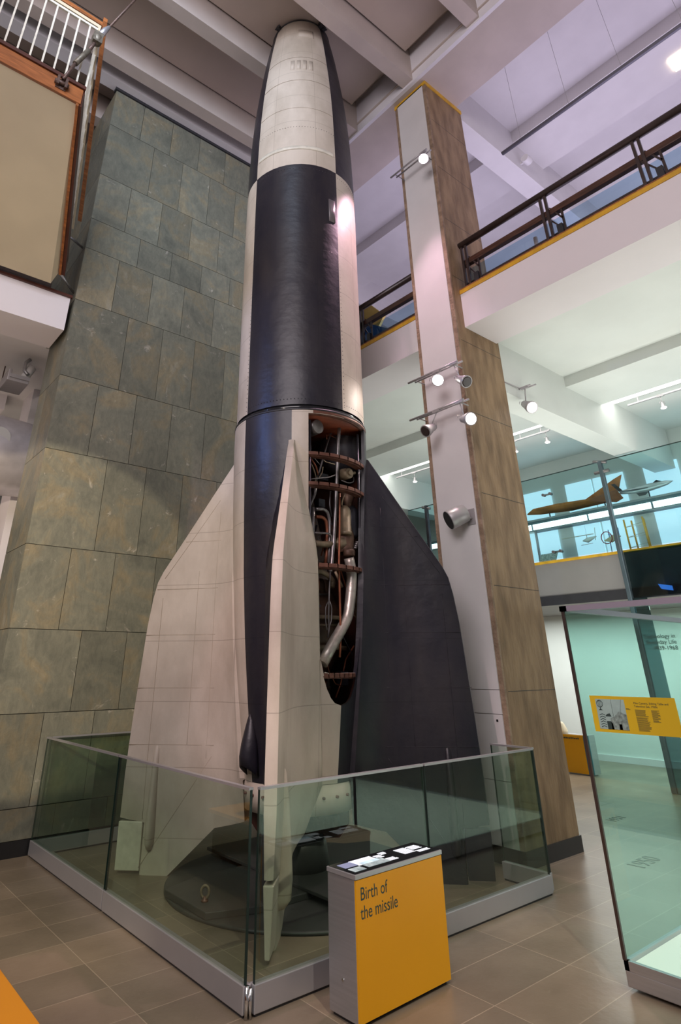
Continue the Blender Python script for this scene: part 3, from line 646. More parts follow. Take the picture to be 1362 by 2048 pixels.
# scoop on the tail flank
mb=MB(); vs=[]; K=12; a=-178; u=Vector((math.cos(R(a)),math.sin(R(a)),0)); w=Vector((-u.y,u.x,0)); st=[(1.46,.010,.0),(1.38,.04,.035),(1.28,.07,.075),(1.18,.095,.115),(1.08,.105,.145),(1.0,.10,.15)]
for z,hw,dp in st:
    for k in range(K):
        t=pi*k/(K-1); vs.append(u*(rad(z)-.01+dp*math.sin(t))+w*hw*math.cos(t)+Vector((0,0,z-.10*(1-math.sin(t))*(1 if z<1.1 else 0))))
mb.add(vs,[(i*K+k,i*K+k+1,(i+1)*K+k+1,(i+1)*K+k) for i in range(len(st)-1) for k in range(K-1)],0,True)
so=mb.build('scoop_hood',M_rb,rk); sm=so.modifiers.new('th','SOLIDIFY'); sm.thickness=.010
# ================= STAND =================
st=thing('display_stand','dark round steel turntable with raised cross plates under the rocket tail','stand',(CX,CY-.05,0))
part(MB().lathe([(1.31,0),(1.31,.022),(1.29,.026),(0,.026)],(CX,CY-.05,0),n=96),'turntable_disc',M_turn,st)
part(MB().prism([(3.18,5.28,.026),(3.6,5.12,.026),(5.3,5.12,.026),(5.72,5.3,.026),(5.72,6.0,.026),(5.3,6.15,.026),(3.6,6.15,.026),(3.18,6.0,.026)],(0,0,.05)),'base_plate',M_turn,st,.006)
part(MB().prism([(4.1,4.45,.076),(4.8,4.45,.076),(4.8,6.85,.076),(4.1,6.85,.076)],(0,0,.03)),'cross_plate',M_turn,st,.006)
part(MB().lathe([(.30,.106),(.27,.30),(.20,.42)],(CX,CY,0),n=32),'support_cone',M_turn,st)
eb=thing('lifting_eye','small brass lifting eye bolt on the dark plate by the left glass','eye bolt',(3.30,5.50,.076))
t=MB(); pts=[(3.30+.035*math.cos(R(k*15))*.7,5.50+.035*math.cos(R(k*15))*-.7,.076+.065+.042*math.sin(R(k*15))) for k in range(25)]
t.tube(pts,.011,10,cap=False); part(t,'eye_ring',M_tan,eb)
part(MB().lathe([(.03,0),(.03,.012),(.016,.02),(.016,.035)],(3.30,5.50,.076),n=16),'collar',M_rib,eb)

# ================= GLASS BARRIER =================
def barrier(lbl,a,b,axis,inward,end=True):
    # a,b run coordinates; axis 'Y' means runs along Y at x=fixed
    fx,lo,hi=a,b[0],b[1]
    o=thing('glass_barrier',lbl,'barrier',((fx,(lo+hi)/2,0) if axis=='Y' else ((lo+hi)/2,fx,0)),0,'glass barrier panels around the rocket')
    def bx(d0,d1,l0,l1,z0,z1):
        p,q=sorted((fx+inward*d0,fx+inward*d1))
        return MB().box((p,l0,z0),(q,l1,z1)) if axis=='Y' else MB().box((l0,p,z0),(l1,q,z1))
    part(bx(0,.06,lo,hi,.014,.145),'base_channel',M_alu2,o,.004)
    part(bx(.01,.055,lo+.01,hi-.01,0,.014),'foot',M_dark,o)
    part(bx(.012,.027,lo+.008,hi-.008,.12,1.118),'glass_panel',M_glass,o)
    part(bx(.010,.029,lo+.004,lo+.0075,.145,1.118),'glass_edge',M_edge,o); part(bx(.010,.029,hi-.0075,hi-.004,.145,1.118),'glass_edge',M_edge,o)
    part(bx(.0,.036,lo+.004,hi-.004,1.116,1.132),'top_rail',M_alu2,o)
    return o
barrier('near panel of the left glass barrier, reaching the front corner',2.637,(3.90,6.07),'Y',1)
barrier('far panel of the left glass barrier, ending at the slate wall',2.637,(6.085,8.19),'Y',1)
barrier('front glass barrier panel behind the yellow plinth',3.867,(2.70,4.335),'X',1)
barrier('front glass barrier panel right of the yellow plinth',3.867,(4.35,5.95),'X',1)
barrier('right end glass barrier panel meeting the travertine column',6.02,(3.90,4.40),'Y',-1)
barrier('rear glass barrier panel standing against the slate wall',8.19,(2.70,5.6),'X',-1)
cp=thing('corner_post','chrome corner hinge joining the two front glass barriers','post',(2.655,3.885,0))
part(MB().tube([(2.655,3.885,0),(2.655,3.885,.15)],.012,12).tube([(2.675,3.875,0),(2.675,3.875,.14)],.010,12),'hinge_pin',M_chrome,cp)

# ================= KIOSK =================
ko=(3.50,3.515,0); krz=R(2.0)
ks=thing('information_plinth','yellow fronted aluminium plinth with slanted text about the missile, in front of the glass','plinth',ko,krz)
def kp(mb,name,m,parent=ks,bevel=0): return mb.build(name,m,parent,bevel)
kp(MB().box((-.42,-.115,.02),(.425,.125,.675)),'body',M_alu,bevel=.003)
kp(MB().box((-.40,-.10,0),(.405,.11,.02)),'plinth_foot',M_dark)
fp=kp(MB().box((-.418,-.128,.022),(.424,-.115,.672)),'front_panel',M_kyel)
kp(MB().box((-.425,-.131,.675),(.43,.13,.70)),'top_frame',M_alu2,bevel=.002)
scr=kp(MB().box((-.415,-.12,.700),(.42,.12,.703)),'screen',M_black)
text('Birth of\nthe missile','lettering',M_ink,fp,.092,(-.385,-.1285,.57),(R(90),0,0),sx=.86,space=.98)
M_sw=mat('screen_white',(.8,.82,.85),.5,emit=(.85,.92,1),es=.55,var=.0)
M_sp=mat('screen_picture',(.6,.7,.7),.5,col2=(.12,.18,.2),vs=22,emit=(.5,.6,.62),es=.25)
M_sblue=mat('screen_blue',(.25,.28,.42),.5,emit=(.25,.28,.45),es=.3)
def lp(x,y): # world top point -> local
    v=Matrix.Rotation(-krz,2)@Vector((x-ko[0],y-ko[1])); return v.x,v.y
def spic(x0,x1,y0,y1,m,name): 
    a,b=lp(x0,y0),lp(x1,y1); return MB().box((a[0],a[1],.703),(b[0],b[1],.7045)).build(name,m,scr)
spic(3.23,3.42,3.49,3.60,M_sw,'picture'); spic(3.26,3.46,3.43,3.54,M_sp,'picture'); spic(3.12,3.23,3.50,3.585,M_sblue,'picture'); spic(3.12,3.22,3.41,3.48,M_sp,'picture')
def lines(x0,x1,y0,y1,n,name):
    mb=MB(); a,b=lp(x0,y0),lp(x1,y1); random.seed(int(x0*100))
    h=(b[1]-a[1])/n
    for k in range(n):
        xx=a[0]; 
        while xx<b[0]-.008:
            wd=random.uniform(.008,.02); mb.box((xx,a[1]+k*h,.7032),(min(xx+wd,b[0]),a[1]+k*h+h*.6,.7042)); xx+=wd+.003
    mb.build(name,M_sw,scr)
lines(3.46,3.55,3.44,3.50,4,'caption'); lines(3.44,3.50,3.53,3.59,4,'caption'); lines(3.51,3.57,3.57,3.62,3,'caption')
lines(3.65,3.76,3.48,3.60,9,'caption'); lines(3.77,3.87,3.52,3.60,6,'caption'); lines(3.77,3.89,3.455,3.50,4,'caption')
MB().tube([(-.426,0,.185),(-.419,0,.185)],.008,12).build('lock',M_chrome,ks)
# long low desk at the left edge
dk=thing('display_desk','long low yellow topped display desk at the left edge of the frame','desk',(.9,4.6,0))
part(MB().box((.35,2.4,.06),(1.23,6.7,.44)),'desk_body',M_wood,dk,.01)
part(MB().box((.30,2.36,.44),(1.275,6.74,.475)),'desk_top',mat('orange_yellow',(.85,.33,.01),.4),dk,.006)
part(MB().box((.40,2.5,0),(1.15,6.6,.06)),'desk_foot',M_dark,dk)
hb=thing('arched_model','small arched shell model on the yellow display desk','model',(.95,6.1,.475))
part(MB().lathe([(.16,0),(.16,.10),(.14,.20),(.08,.27),(0,.29)],(.95,6.1,.475),n=24,a0=R(-60),a1=R(240)),'shell',M_cream,hb)

# ================= COLUMN LAMPS =================
def lamp(lbl,p,d,lit,m=M_bulb,L=.16,r=.055,arm=.16,group=None,bulbr=None,hang=None):
    p=Vector(p); d=Vector(d).normalized(); t=thing('spotlight',lbl,'spotlight',tuple(p),0,group)
    top=Vector(hang) if hang else p+Vector((0,0,arm)); w=d.cross(Vector((0,0,1))); w=w.normalized() if w.length>.01 else Vector((1,0,0))
    part(MB().tube([p-d*L*.55,p-d*L*.45,p-d*L*.1,p+d*L*.35,p+d*L*.5],[r*.35,r*.55,r*.7,r,r],20),'lamp_head',M_lamp,t)
    part(MB().tube([p+d*L*.49,p+d*(L*.53)],[(bulbr or r*.9),(bulbr or r*.9)*.8],20),'lens',m if lit else M_unlit,t)
    part(MB().tube([top,p+Vector((0,0,r*.5))-d*L*.2],.008,8).tube([p-d*L*.2+w*r*1.15,p-d*L*.2+w*r*1.15+Vector((0,0,.04)),p-d*L*.2-w*r*1.15+Vector((0,0,.04)),p-d*L*.2-w*r*1.15],.005,6),'yoke',M_lamp,t)
    part(MB().box((top.x-.02,top.y-.06,top.z),(top.x+.02,top.y+.06,top.z+.035)),'adapter',M_lamp,t)
    return t
def track(lbl,x,y0,y1,z,xw,rails=2,group='light tracks on the column'):
    t=thing('light_track',lbl,'light track',(x,(y0+y1)/2,z),0,group)
    part(MB().tube([(x,y0,z),(x,y1,z)],.016,8),'rail',M_lamp,t)
    if rails==2:
        part(MB().tube([(x+.09,y0-.02,z+.02),(x+.09,y1-.06,z+.02)],.014,8),'rail',M_lamp,t)
        for y in (y0+.12,y1-.1): part(MB().tube([(x,y,z),(x+.09,y,z+.02),(xw,y,z+.02)],.009,8),'wall_bracket',M_lamp,t)
    return t
track('topmost light track on the column, with one pink lit lamp',6.13,4.36,5.20,9.78,6.39)
track('middle light track on the column, with a glaring lamp',6.13,4.29,5.20,5.68,6.39)
track('lowest light track on the column',6.13,4.27,5.23,5.09,6.39)
lamp('pink glowing spotlight high on the column',(6.08,4.40,9.52),(-.62,-.35,-.45),True,M_bulbp,r=.085,bulbr=.082,L=.2,hang=(6.13,4.44,9.745))
lamp('glaring white spotlight on the middle track',(6.06,4.62,5.48),(-.75,-.78,-.42),True,M_bulb,r=.085,bulbr=.080,L=.2,hang=(6.13,4.66,5.645))
lamp('unlit spotlight on the middle track, right of the glaring one',(6.08,4.22,5.34),(-.2,-.75,-.55),False,r=.085,L=.22,hang=(6.13,4.36,5.645))
lamp('unlit spotlight at the left of the lowest track',(6.08,4.84,4.83),(-.75,.1,-.45),False,r=.085,L=.22,hang=(6.13,4.74,5.055))
lamp('lit spotlight at the right of the lowest track',(6.08,4.23,4.78),(-.35,-.85,-.35),True,r=.088,L=.22,hang=(6.13,4.34,5.055))
t=thing('light_track','short light track behind the column, right side','light track',(7.9,4.35,5.83),0,'light tracks on the column')
part(MB().tube([(7.9,4.25,5.83),(7.9,4.45,5.83)],.016,8),'rail',M_lamp,t); part(MB().tube([(8.02,4.22,5.86),(8.02,4.42,5.86)],.014,8),'rail',M_lamp,t)
part(MB().tube([(8.02,4.40,5.86),(7.9,4.43,5.83),(7.44,4.45,5.83)],.009,8),'wall_bracket',M_lamp,t)
lamp('lit spotlight hanging just right of the column',(7.88,4.34,5.50),(-.35,-.65,-.55),True,r=.095,L=.26,hang=(7.9,4.35,5.795))
# cylinder speaker
sk=thing('speaker','grey cylindrical loudspeaker on the white column face','speaker',(6.20,4.70,3.56))
u=Vector((-.55,.38,-.30)).normalized(); p0=Vector((6.22,4.66,3.60))
part(MB().tube([p0-u*.13,p0-u*.12,p0+u*.12,p0+u*.13],[.10,.115,.125,.12],28),'housing',M_lamp,sk)
part(MB().tube([p0+u*.13,p0+u*.135],[.118,.112],28),'grille',M_dark,sk)
part(MB().tube([p0-Vector((0,.10,0)),p0+Vector((.08,-.12,-.02)),Vector((6.384,4.55,3.58))],.012,8).tube([p0+Vector((0,.10,.02)),p0+Vector((.03,.05,.13)),p0+Vector((.05,-.05,.13)),Vector((6.384,4.58,3.64))],.006,8).box((6.372,4.50,3.50),(6.384,4.62,3.70)),'mount',M_lamp,sk)

# ================= BALCONY RAILING =================
def railing(lbl,y0,y1,groups,X=6.68):
    t=thing('balcony_railing',lbl,'railing',(X,(y0+y1)/2,7.14),0,'balcony railings')
    part(MB().tube([(X,y0,7.98),(X,y1,7.98)],.055,16),'handrail',M_rail,t)
    part(MB().box((X+.02,y0,7.60),(X+.11,y1,7.70)),'middle_rail',M_railwood,t,.01)
    part(MB().box((X+.05,y0,7.25),(X+.08,y1,7.28)),'lower_rail',M_rail,t)
    part(MB().box((X+.16,y0,7.14),(X+.172,y1,7.60)),'glass_panel',M_glass4,t)
    for g in groups:
        for dy in (0,.075): part(MB().box((X-.02,g+dy-.018,7.14),(X+.015,g+dy+.018,7.96)),'post',M_rail,t)
        part(MB().prism([(X+.03,g-.03,7.72),(X+.03,g+.0,7.74),(X+.03,g-.15,7.45),(X+.03,g-.18,7.45)],(.02,0,0)).box((X+.03,g-.185,7.14),(X+.05,g-.155,7.70)),'diagonal_brace',M_rail,t)
        part(MB().prism([(X+.03,g+.05,7.62),(X+.03,g+.07,7.60),(X+.03,g-.07,7.38),(X+.03,g-.09,7.38)],(.02,0,0)),'diagonal_brace',M_rail,t)
        part(MB().box((X+.0,g-.15,7.14),(X+.06,g-.07,7.36)),'base_block',M_dark,t)
    return t
railing('bronze balcony railing right of the travertine column',-5,4.36,(4.25,2.86,1.55,.2,-1.2))
railing('bronze balcony railing between the rocket and the column',5.22,12,(6.62,8.0,9.4))
tag(MB().tube([(6.80,3.17,7.14),(6.80,3.17,7.45)],.03,14).build('bollard',M_alu),'short metal stub post behind the balcony railing','post')
# suspended tube over the balcony
tb=thing('suspended_pipe','long thin grey pipe hanging on wires above the balcony','pipe',(7.88,1.5,10.5))
part(MB().tube([(7.88,3.95,10.50),(7.88,-3,10.5)],.038,12),'pipe_run',M_dark,tb); tb.children[0].data.materials[0]=mat('grey_tube',(.16,.16,.19),.4,.3)
for y in (3.55,2.62,1.72,.8,-.2): part(MB().tube([(7.88,y,10.5),(7.98,y+.05,12.63)],.003,6),'wire',M_lamp,tb)
for nmz,(x,y,z) in (('a',(9.6,4.17,11.78)),):
    c=thing('wall_speaker','small white wall speaker on the ceiling beam by the balcony','speaker',(x,4.45,z))
    part(MB().tube([(x-.09,4.30,z),(x+.10,4.30,z)],.09,20),'housing',M_white,c,.01); part(MB().box((x-.02,4.3,z-.03),(x+.02,4.449,z+.03)),'bracket',M_white,c)
tag(MB().box((10.05,1.15,12.27),(10.4,1.45,12.31)).build('ceiling_light',mat('warm_panel',(1,1,1),.5,emit=(1,.85,.55),es=5)),'square warm ceiling light at the top right corner','ceiling light')
yp=thing('hanging_panel','yellow panel with dark blue slope behind the balcony rail left of the column','display panel',(8.6,8.3,7.05))
part(MB().prism([(8.5,9.6,7.05),(8.5,7.75,9.1),(8.5,8.3,9.75),(8.5,9.9,9.75),(8.5,10.2,7.05)],(.06,0,0)),'yellow_board',mat('board_yellow',(.62,.45,.12),.5,var=.3,vs=2),yp)
part(MB().prism([(8.3,6.0,7.05),(8.3,7.0,8.2),(8.3,8.0,8.9),(8.3,9.8,8.6),(8.3,9.8,7.05)],(.06,0,0)),'blue_board',mat('board_blue',(.02,.07,.16),.4,var=.3,vs=2),yp)

# ================= UNDER BALCONY =================
t=thing('cove_light','long white light cove along the lower gallery ceiling beam','light strip',(11.2,5,6.52))
part(MB().box((10.76,-8,6.49),(11.28,4.44,6.528)),'diffuser',M_strip,t); part(MB().box((10.76,4.89,6.49),(11.25,10.4,6.528)),'diffuser',M_strip,t)
def gtrack(lbl,y0,y1): 
    t=thing('light_track',lbl,'light track',(11.33,(y0+y1)/2,6.4),0,'light tracks under the balcony')
    part(MB().box((11.31,y0,6.38),(11.35,y1,6.41)),'rail',M_lamp,t)
    for y in (y0+.2,y1-.2): part(MB().box((11.325,y-.01,6.41),(11.335,y+.01,6.53)),'hanger',M_lamp,t)
gtrack('ceiling track with a lamp at the right edge, under the balcony',-1,4.2)
gtrack('ceiling track seen just right of the column, under the balcony',5.85,6.75)
gtrack('ceiling track seen between the rocket fin and the column',7.6,10.3)
for y,lbl in ((3.61,'small lit track lamp under the balcony at the right edge'),(5.95,'right of two small lit track lamps beside the column'),(6.72,'left of two small lit track lamps beside the column'),(9.67,'small lit track lamp between the fin and the column')):
    lamp(lbl,(11.33,y,6.20),(-.1,-.1,-1),True,r=.04,L=.12,arm=.17,bulbr=.05)
# ---- gallery glass wall ----
GX=11.80
def gpane(lbl,y0,y1):
    t=thing('glass_screen',lbl,'glass screen',(GX,(y0+y1)/2,3.83),0,'gallery glass screens')
    part(MB().box((GX,y0,3.86),(GX+.015,y1,5.60)),'glass_panel',M_glass3,t)
    part(MB().box((GX-.002,y0,5.60),(GX+.018,y1,5.615)),'top_edge',M_edge,t)
    for y in (y0+.02,): part(MB().box((GX-.001,y-.004,3.86),(GX+.016,y+.004,5.6)),'side_edge',M_edge,t)
    for z in (4.0,5.2): part(MB().tube([(GX+.02,(y0+y1)/2-.10,z),(GX+.02,(y0+y1)/2+.10,z)],.02,8).tube([(GX-.03,(y0+y1)/2+.08,z),(GX+.06,(y0+y1)/2+.08,z)],.03,10).tube([(GX-.03,(y0+y1)/2-.08,z),(GX+.06,(y0+y1)/2-.08,z)],.03,10),'clamp',M_steel,t)
    return t
gpane('glass screen in front of the orange swept wing model',5.17,7.7)
gpane('glass screen in front of the silver jet model',2.0,5.12)
gpane('glass screen seen between the black fin and the column',7.75,10.4)
gp=thing('steel_post','tall dark steel post splitting the gallery glass','post',(11.78,5.15,0))
part(MB().box((11.70,5.11,0),(11.78,5.19,5.60)),'shaft',mat('teal_steel',(.10,.14,.16),.35,.4,var=.2),gp,.01)
part(MB().tube([(11.74,5.02,5.55),(11.74,5.28,5.62)],.03,10).tube([(11.74,5.0,5.38),(11.74,5.30,5.38)],.035,10),'spider_clamp',M_steel,gp)
part(MB().box((11.72,4.86,0),(11.74,5.11,2.97)),'glass_fin',M_glassd,gp)
gp2=thing('steel_post','steel post at the gallery glass left of the column','post',(11.78,9.72,0))
part(MB().box((11.70,9.68,0),(11.78,9.76,5.60)),'shaft',M_dkst,gp2,.01); part(MB().tube([(11.74,9.6,5.5),(11.74,9.85,5.58)],.035,10),'spider_clamp',M_steel,gp2)
tag(MB().box((11.76,1.5,2.99),(11.78,5.10,3.80)).build('dark_glass_panel',M_glassd),'dark teal glass panel below the jet model','glass panel')
# light shelf
def shelf(lbl,y0,y1):
    t=thing('light_shelf',lbl,'shelf',(12.3,(y0+y1)/2,4.6),0,'lit gallery shelves')
    part(MB().box((12.25,y0,4.80),(12.28,y1,4.835)),'front_rail',M_alu2,t); part(MB().box((12.25,y0,4.58),(12.28,y1,4.60)),'front_rail',M_alu2,t)
    y=y0+.01
    while y<y1-.2:
        part(MB().box((12.27,y,4.62),(12.30,min(y+1.25,y1),4.735)),'light_panel',M_shelfl,t); y+=1.3
    part(MB().box((12.28,y0,4.74),(13.2,y1,4.80)),'shelf_board',mat('shelf_grey',(.12,.16,.18),.4),t)
    for y in (y0+.05,y1-.05): part(MB().box((13.0,y-.02,3.83),(13.05,y+.02,4.74)),'support',M_alu2,t)
shelf('glowing glass shelf carrying the aircraft models',2.0,7.6); shelf('glowing glass shelf seen between the fin and the column',7.9,10.4)
# swept-wing model (orange-brown)
M_or=mat('orange_lacquer',(.50,.17,.05),.25,var=.4,vs=4)
o1=thing('aircraft_model','orange brown swept wing aircraft model on the light shelf','aircraft model',(12.35,6.2,4.835))
part(MB().prism([(12.35,7.30,4.985),(12.3,7.10,5.06),(12.28,6.5,5.06),(12.28,5.8,5.02),(12.3,5.18,5.03),(12.42,5.2,4.93),(12.5,6.3,4.92),(12.40,7.0,4.95)],(0,0,.035)),'body',M_or,o1,.01)
part(MB().prism([(12.36,5.95,5.05),(12.36,5.55,5.22),(12.36,5.23,5.36),(12.36,5.05,5.42),(12.36,5.22,5.02)],(.03,0,0)),'tail_fin',M_or,o1,.006)
part(MB().prism([(12.3,5.9,5.03),(12.2,5.15,5.10),(12.2,5.05,4.90),(12.3,5.25,4.87)],(.02,0,0)),'wing',mat('brown_lacquer',(.22,.07,.03),.3),o1,.006)
part(MB().box((12.36,6.75,4.835),(12.38,6.77,4.95)).box((12.36,5.5,4.835),(12.38,5.52,4.95)),'stand',M_dark,o1)
o2=thing('aircraft_model','silver and black jet fighter model on the light shelf','aircraft model',(12.35,4.65,4.835))
part(MB().tube([(12.35,5.15,5.05),(12.35,5.05,5.05),(12.35,4.85,5.04),(12.35,4.6,5.04),(12.35,4.4,5.05),(12.35,4.25,5.06),(12.35,4.13,5.07)],[.03,.045,.065,.075,.06,.045,.005],16),'fuselage',M_fus,o2)
part(MB().tube([(12.35,4.50,5.10),(12.35,4.42,5.125),(12.35,4.33,5.10)],[.01,.03,.01],12),'canopy',M_black,o2)
part(MB().prism([(12.35,5.08,5.07),(12.35,5.22,5.26),(12.35,5.30,5.26),(12.35,5.16,5.07)],(.015,0,0)),'tail_fin',M_dark,o2)
part(MB().prism([(12.32,4.55,5.02),(11.95,4.85,4.96),(11.95,4.98,4.96),(12.32,4.88,5.02)],(0,0,.012)).prism([(12.38,4.55,5.02),(12.8,4.85,5.02),(12.8,4.98,5.02),(12.38,4.88,5.02)],(0,0,.012)),'wing',M_dkst,o2)
part(MB().box((12.345,4.6,4.835),(12.355,4.62,4.99)),'stand',M_dark,o2)
# helicopter
o3=thing('helicopter_model','small white model helicopter hanging below the light shelf','helicopter model',(12.3,5.95,4.15))
part(MB().tube([(12.3,6.10,4.22),(12.3,6.0,4.22),(12.3,5.93,4.24),(12.3,5.80,4.27)],[.01,.05,.04,.01],12).tube([(12.2,6.10,4.12),(12.2,5.85,4.13)],.006,6).tube([(12.3,6.0,4.25),(12.3,6.0,4.33)],.008,6),'body',M_white,o3)
part(MB().box((12.28,5.85,4.325),(12.32,6.55,4.335)).tube([(12.3,5.83,4.20),(12.3,5.80,4.45)],.006,6),'rotor',M_bar,o3)
part(MB().tube([(12.3,6.0,4.34),(12.3,6.0,4.58)],.002,5),'wire',M_lamp,o3)
o4=thing('gyrocopter_model','model gyrocopter with red ring and blue struts beneath the shelf','model',(12.4,5.55,3.83))
M_red=mat('red_lacquer',(.30,.02,.04),.4); M_blu=mat('blue_lacquer',(.02,.10,.35),.4)
part(MB().tube([(12.35,5.62+.11*math.cos(R(k*20)),4.22+.12*math.sin(R(k*20))) for k in range(19)],.009,6,cap=False),'ring',M_red,o4)
part(MB().tube([(12.4,5.60,3.83),(12.4,5.58,4.38)],.008,6).tube([(12.45,5.42,3.83),(12.45,5.40,4.40)],.008,6).tube([(12.4,5.6,4.3),(12.45,5.4,4.15)],.007,6).tube([(12.4,5.6,4.15),(12.45,5.4,4.35)],.007,6),'strut',M_blu,o4)
part(MB().prism([(12.36,5.70,4.17),(12.36,5.45,4.28),(12.36,5.35,4.22),(12.36,5.55,4.12)],(.05,0,0)).box((12.3,5.35,3.84),(12.45,5.6,3.88)),'body',M_cream,o4)
o5=thing('tower_model','small orange lattice tower model right of the steel post','tower model',(12.4,5.0,3.83))
M_oy=mat('orange_paint',(.80,.40,.06),.4)
for (x,y) in ((12.3,5.18),(12.3,4.82),(12.5,5.12),(12.5,4.88)): part(MB().tube([(x,y,3.83),(x,y+.01,4.50)],.018,8),'tower_leg',M_oy,o5)
m=MB()
for z in (3.95,4.15,4.35): m.tube([(12.3,5.18,z),(12.3,4.82,z)],.005,6).tube([(12.3,5.18,z),(12.5,4.88,z+.1)],.005,6).tube([(12.3,4.82,z),(12.5,4.88,z)],.005,6)
part(m,'crossbars',M_bar,o5)
ib=thing('label_board','tilted grey text board standing behind the gallery glass','label',(12.1,6.8,3.83))
part(MB().prism([(12.0,7.0,3.84),(12.0,6.62,3.84),(12.15,6.62,4.05),(12.15,7.0,4.05)],(.02,0,0)),'board',mat('board_grey',(.5,.52,.50),.5,col2=(.2,.22,.2),vs=30),ib)
part(MB().box((12.1,6.7,3.83),(12.14,6.9,3.86)),'foot',M_dark,ib)
jm=thing('engine_model','small grey engine model on the shelf left of the column','model',(12.3,9.1,4.835))
part(MB().tube([(12.3,9.25,4.90),(12.3,9.0,4.90)],[.06,.06],12).box((12.25,8.98,4.835),(12.35,9.27,4.86)),'body',M_steel,jm)
part(MB().tube([(12.3,8.85,4.835),(12.3,8.85,5.25)],[.02,.002],8),'spike',M_dkst,jm)
sc=thing('wall_screen','small blue lit screen behind the dark gallery glass','screen',(11.84,4.55,3.05))
part(MB().prism([(11.83,4.66,3.19),(11.83,4.44,3.14),(11.83,4.44,3.06),(11.83,4.62,3.10)],(.03,0,0)),'display',mat('blue_screen',(.1,.2,.5),.4,emit=(.12,.3,1),es=2.5),sc)
# far yellow plinth
fk=thing('information_plinth','small yellow plinth far behind the travertine column','plinth',(12.45,7.1,0))
part(MB().box((12.36,6.80,.02),(12.60,7.42,.66)),'body',M_alu,fk); part(MB().box((12.34,6.90,.02),(12.36,7.42,.65)),'front_panel',M_kyel,fk); part(MB().box((12.34,6.79,.02),(12.36,6.895,.65)),'blue_panel',mat('teal_panel',(.03,.20,.28),.4),fk)
m=MB(); random.seed(3)
for k in range(11): m.box((12.335,7.36-k*.035-.024,.585),(12.341,7.36-k*.035,.605+random.choice((0,.006))))
part(m,'lettering',M_ink,fk)
ob=tag(MB().lathe([(.09,0),(.10,.05),(.05,.16),(.02,.20)],(12.45,7.36,.66),n=16).build('cream_model',M_cream),'small cream object on the far yellow plinth','ornament')

# ================= DISPLAY CASE (right) =================
cx,cy=4.72,2.63
dc=thing('display_case','large green glass display case with white floor at the right edge','display case',(cx,cy,0))
part(MB().box((cx,-3.0,.02),(8.2,cy,.10)),'case_base',M_alu,dc,.004)
part(MB().box((cx,-3.0,.10),(cx+.03,cy,.15)).box((cx,cy-.03,.10),(8.2,cy,.15)).box((8.17,-3,.10),(8.2,cy,.15)),'base_rim',M_alu,dc)
part(MB().box((cx+.03,-3.0,.10),(8.17,cy-.03,.128)),'case_floor',mat('case_white',(.95,.85,.76),.5),dc)
part(MB().box((cx+.15,-2.9,0),(8.05,cy-.15,.02)),'recessed_foot',M_dark,dc)
part(MB().box((cx+.004,-3.0,.13),(cx+.016,cy-.012,2.25)),'glass_panel',M_glass2,dc)
part(MB().box((cx+.016,cy-.016,.13),(8.2,cy-.004,2.25)),'glass_panel',M_glass2,dc)
part(MB().box((cx-.004,cy-.02,.15),(cx+.014,cy+.002,2.25)),'corner_seal',mat('seal_brown',(.05,.03,.025),.4),dc)
part(MB().box((cx-.01,-3.0,2.25),(cx+.05,cy+.01,2.29)).box((cx-.01,cy-.05,2.25),(8.2,cy+.01,2.29)),'top_frame',mat('mauve_metal',(.42,.36,.44),.4,.3),dc)
gr=part(MB().box((cx+.0005,1.935,1.43),(cx+.0035,2.53,1.66)),'graphic_panel',mat('graphic_yellow',(.80,.52,.02),.4),dc)
def dpt(mb,name,m): 
    return off(mb,dc.location).build(name,m,gr)
# photo print on the graphic: sky, globe tower, building
dpt(MB().box((cx-.0010,2.28,1.45),(cx+.0004,2.49,1.64)),'photo_print',mat('print_sky',(.46,.62,.58),.5,var=.3,vs=6))
pb=MB(); X=cx-.0022
def pr(pts): pb.prism([(X,y,z) for y,z in pts],(.001,0,0))
pr([(2.40,1.45),(2.28,1.45),(2.28,1.545),(2.33,1.565),(2.37,1.53),(2.40,1.52)])
dpt(pb,'photo_building',mat('print_pale',(.36,.46,.42),.5,var=.6,vs=45))
pb=MB(); pr([(2.345,1.45),(2.325,1.45),(2.325,1.485),(2.345,1.485)]); pr([(2.43,1.45),(2.385,1.45),(2.39,1.485),(2.40,1.50),(2.43,1.50)]); pr([(2.435,1.53),(2.39,1.53),(2.40,1.55),(2.42,1.545)])
for k in range(6): z=1.46+k*.015; pr([(2.475,z),(2.455,z+.008),(2.435,z),(2.435,z+.004),(2.455,z+.012),(2.475,z+.004)])
pb.tube([(X,2.46+.022*math.cos(R(k*20)),1.61+.022*math.sin(R(k*20))) for k in range(19)],.0018,5,cap=False)
for q in (.5,0,-.5): pb.tube([(X,2.46+.022*math.cos(R(k*20))*q,1.61+.022*math.sin(R(k*20))) for k in range(19)],.0012,5,cap=False)
pb.tube([(X,2.46,1.588),(X,2.46,1.575)],.003,5); pr([(2.475,1.568),(2.46,1.577),(2.445,1.568)])
pb.tube([(X,2.375,1.50),(X,2.375,1.64)],.0008,4).tube([(X,2.32,1.56),(X,2.30,1.64)],.0008,4)
for o_ in pb.v[:0]: pass
dpt(pb,'photo_details',M_ink)
tx=text('Film Camera, Editing Table and\nTelevision Set, 1930s','lettering',M_ink,gr,.0185,Vector((cx-.0001,2.215,1.615))-dc.location,(R(90),0,R(-90)),ext=.0004,space=1.05)
pb=MB(); random.seed(5)
def para(y0,y1,z1,n):
    for k in range(n):
        pb.box((cx-.0010,y1+random.uniform(0,.02),z1-k*.0062),(cx+.0004,y0,z1-k*.0062+.0022))
para(2.215,2.13,1.578,7); para(2.215,2.125,1.532,14); para(2.105,2.05,1.578,12); para(2.275,2.235,1.585,2)
dpt(pb,'paragraph',M_ink)
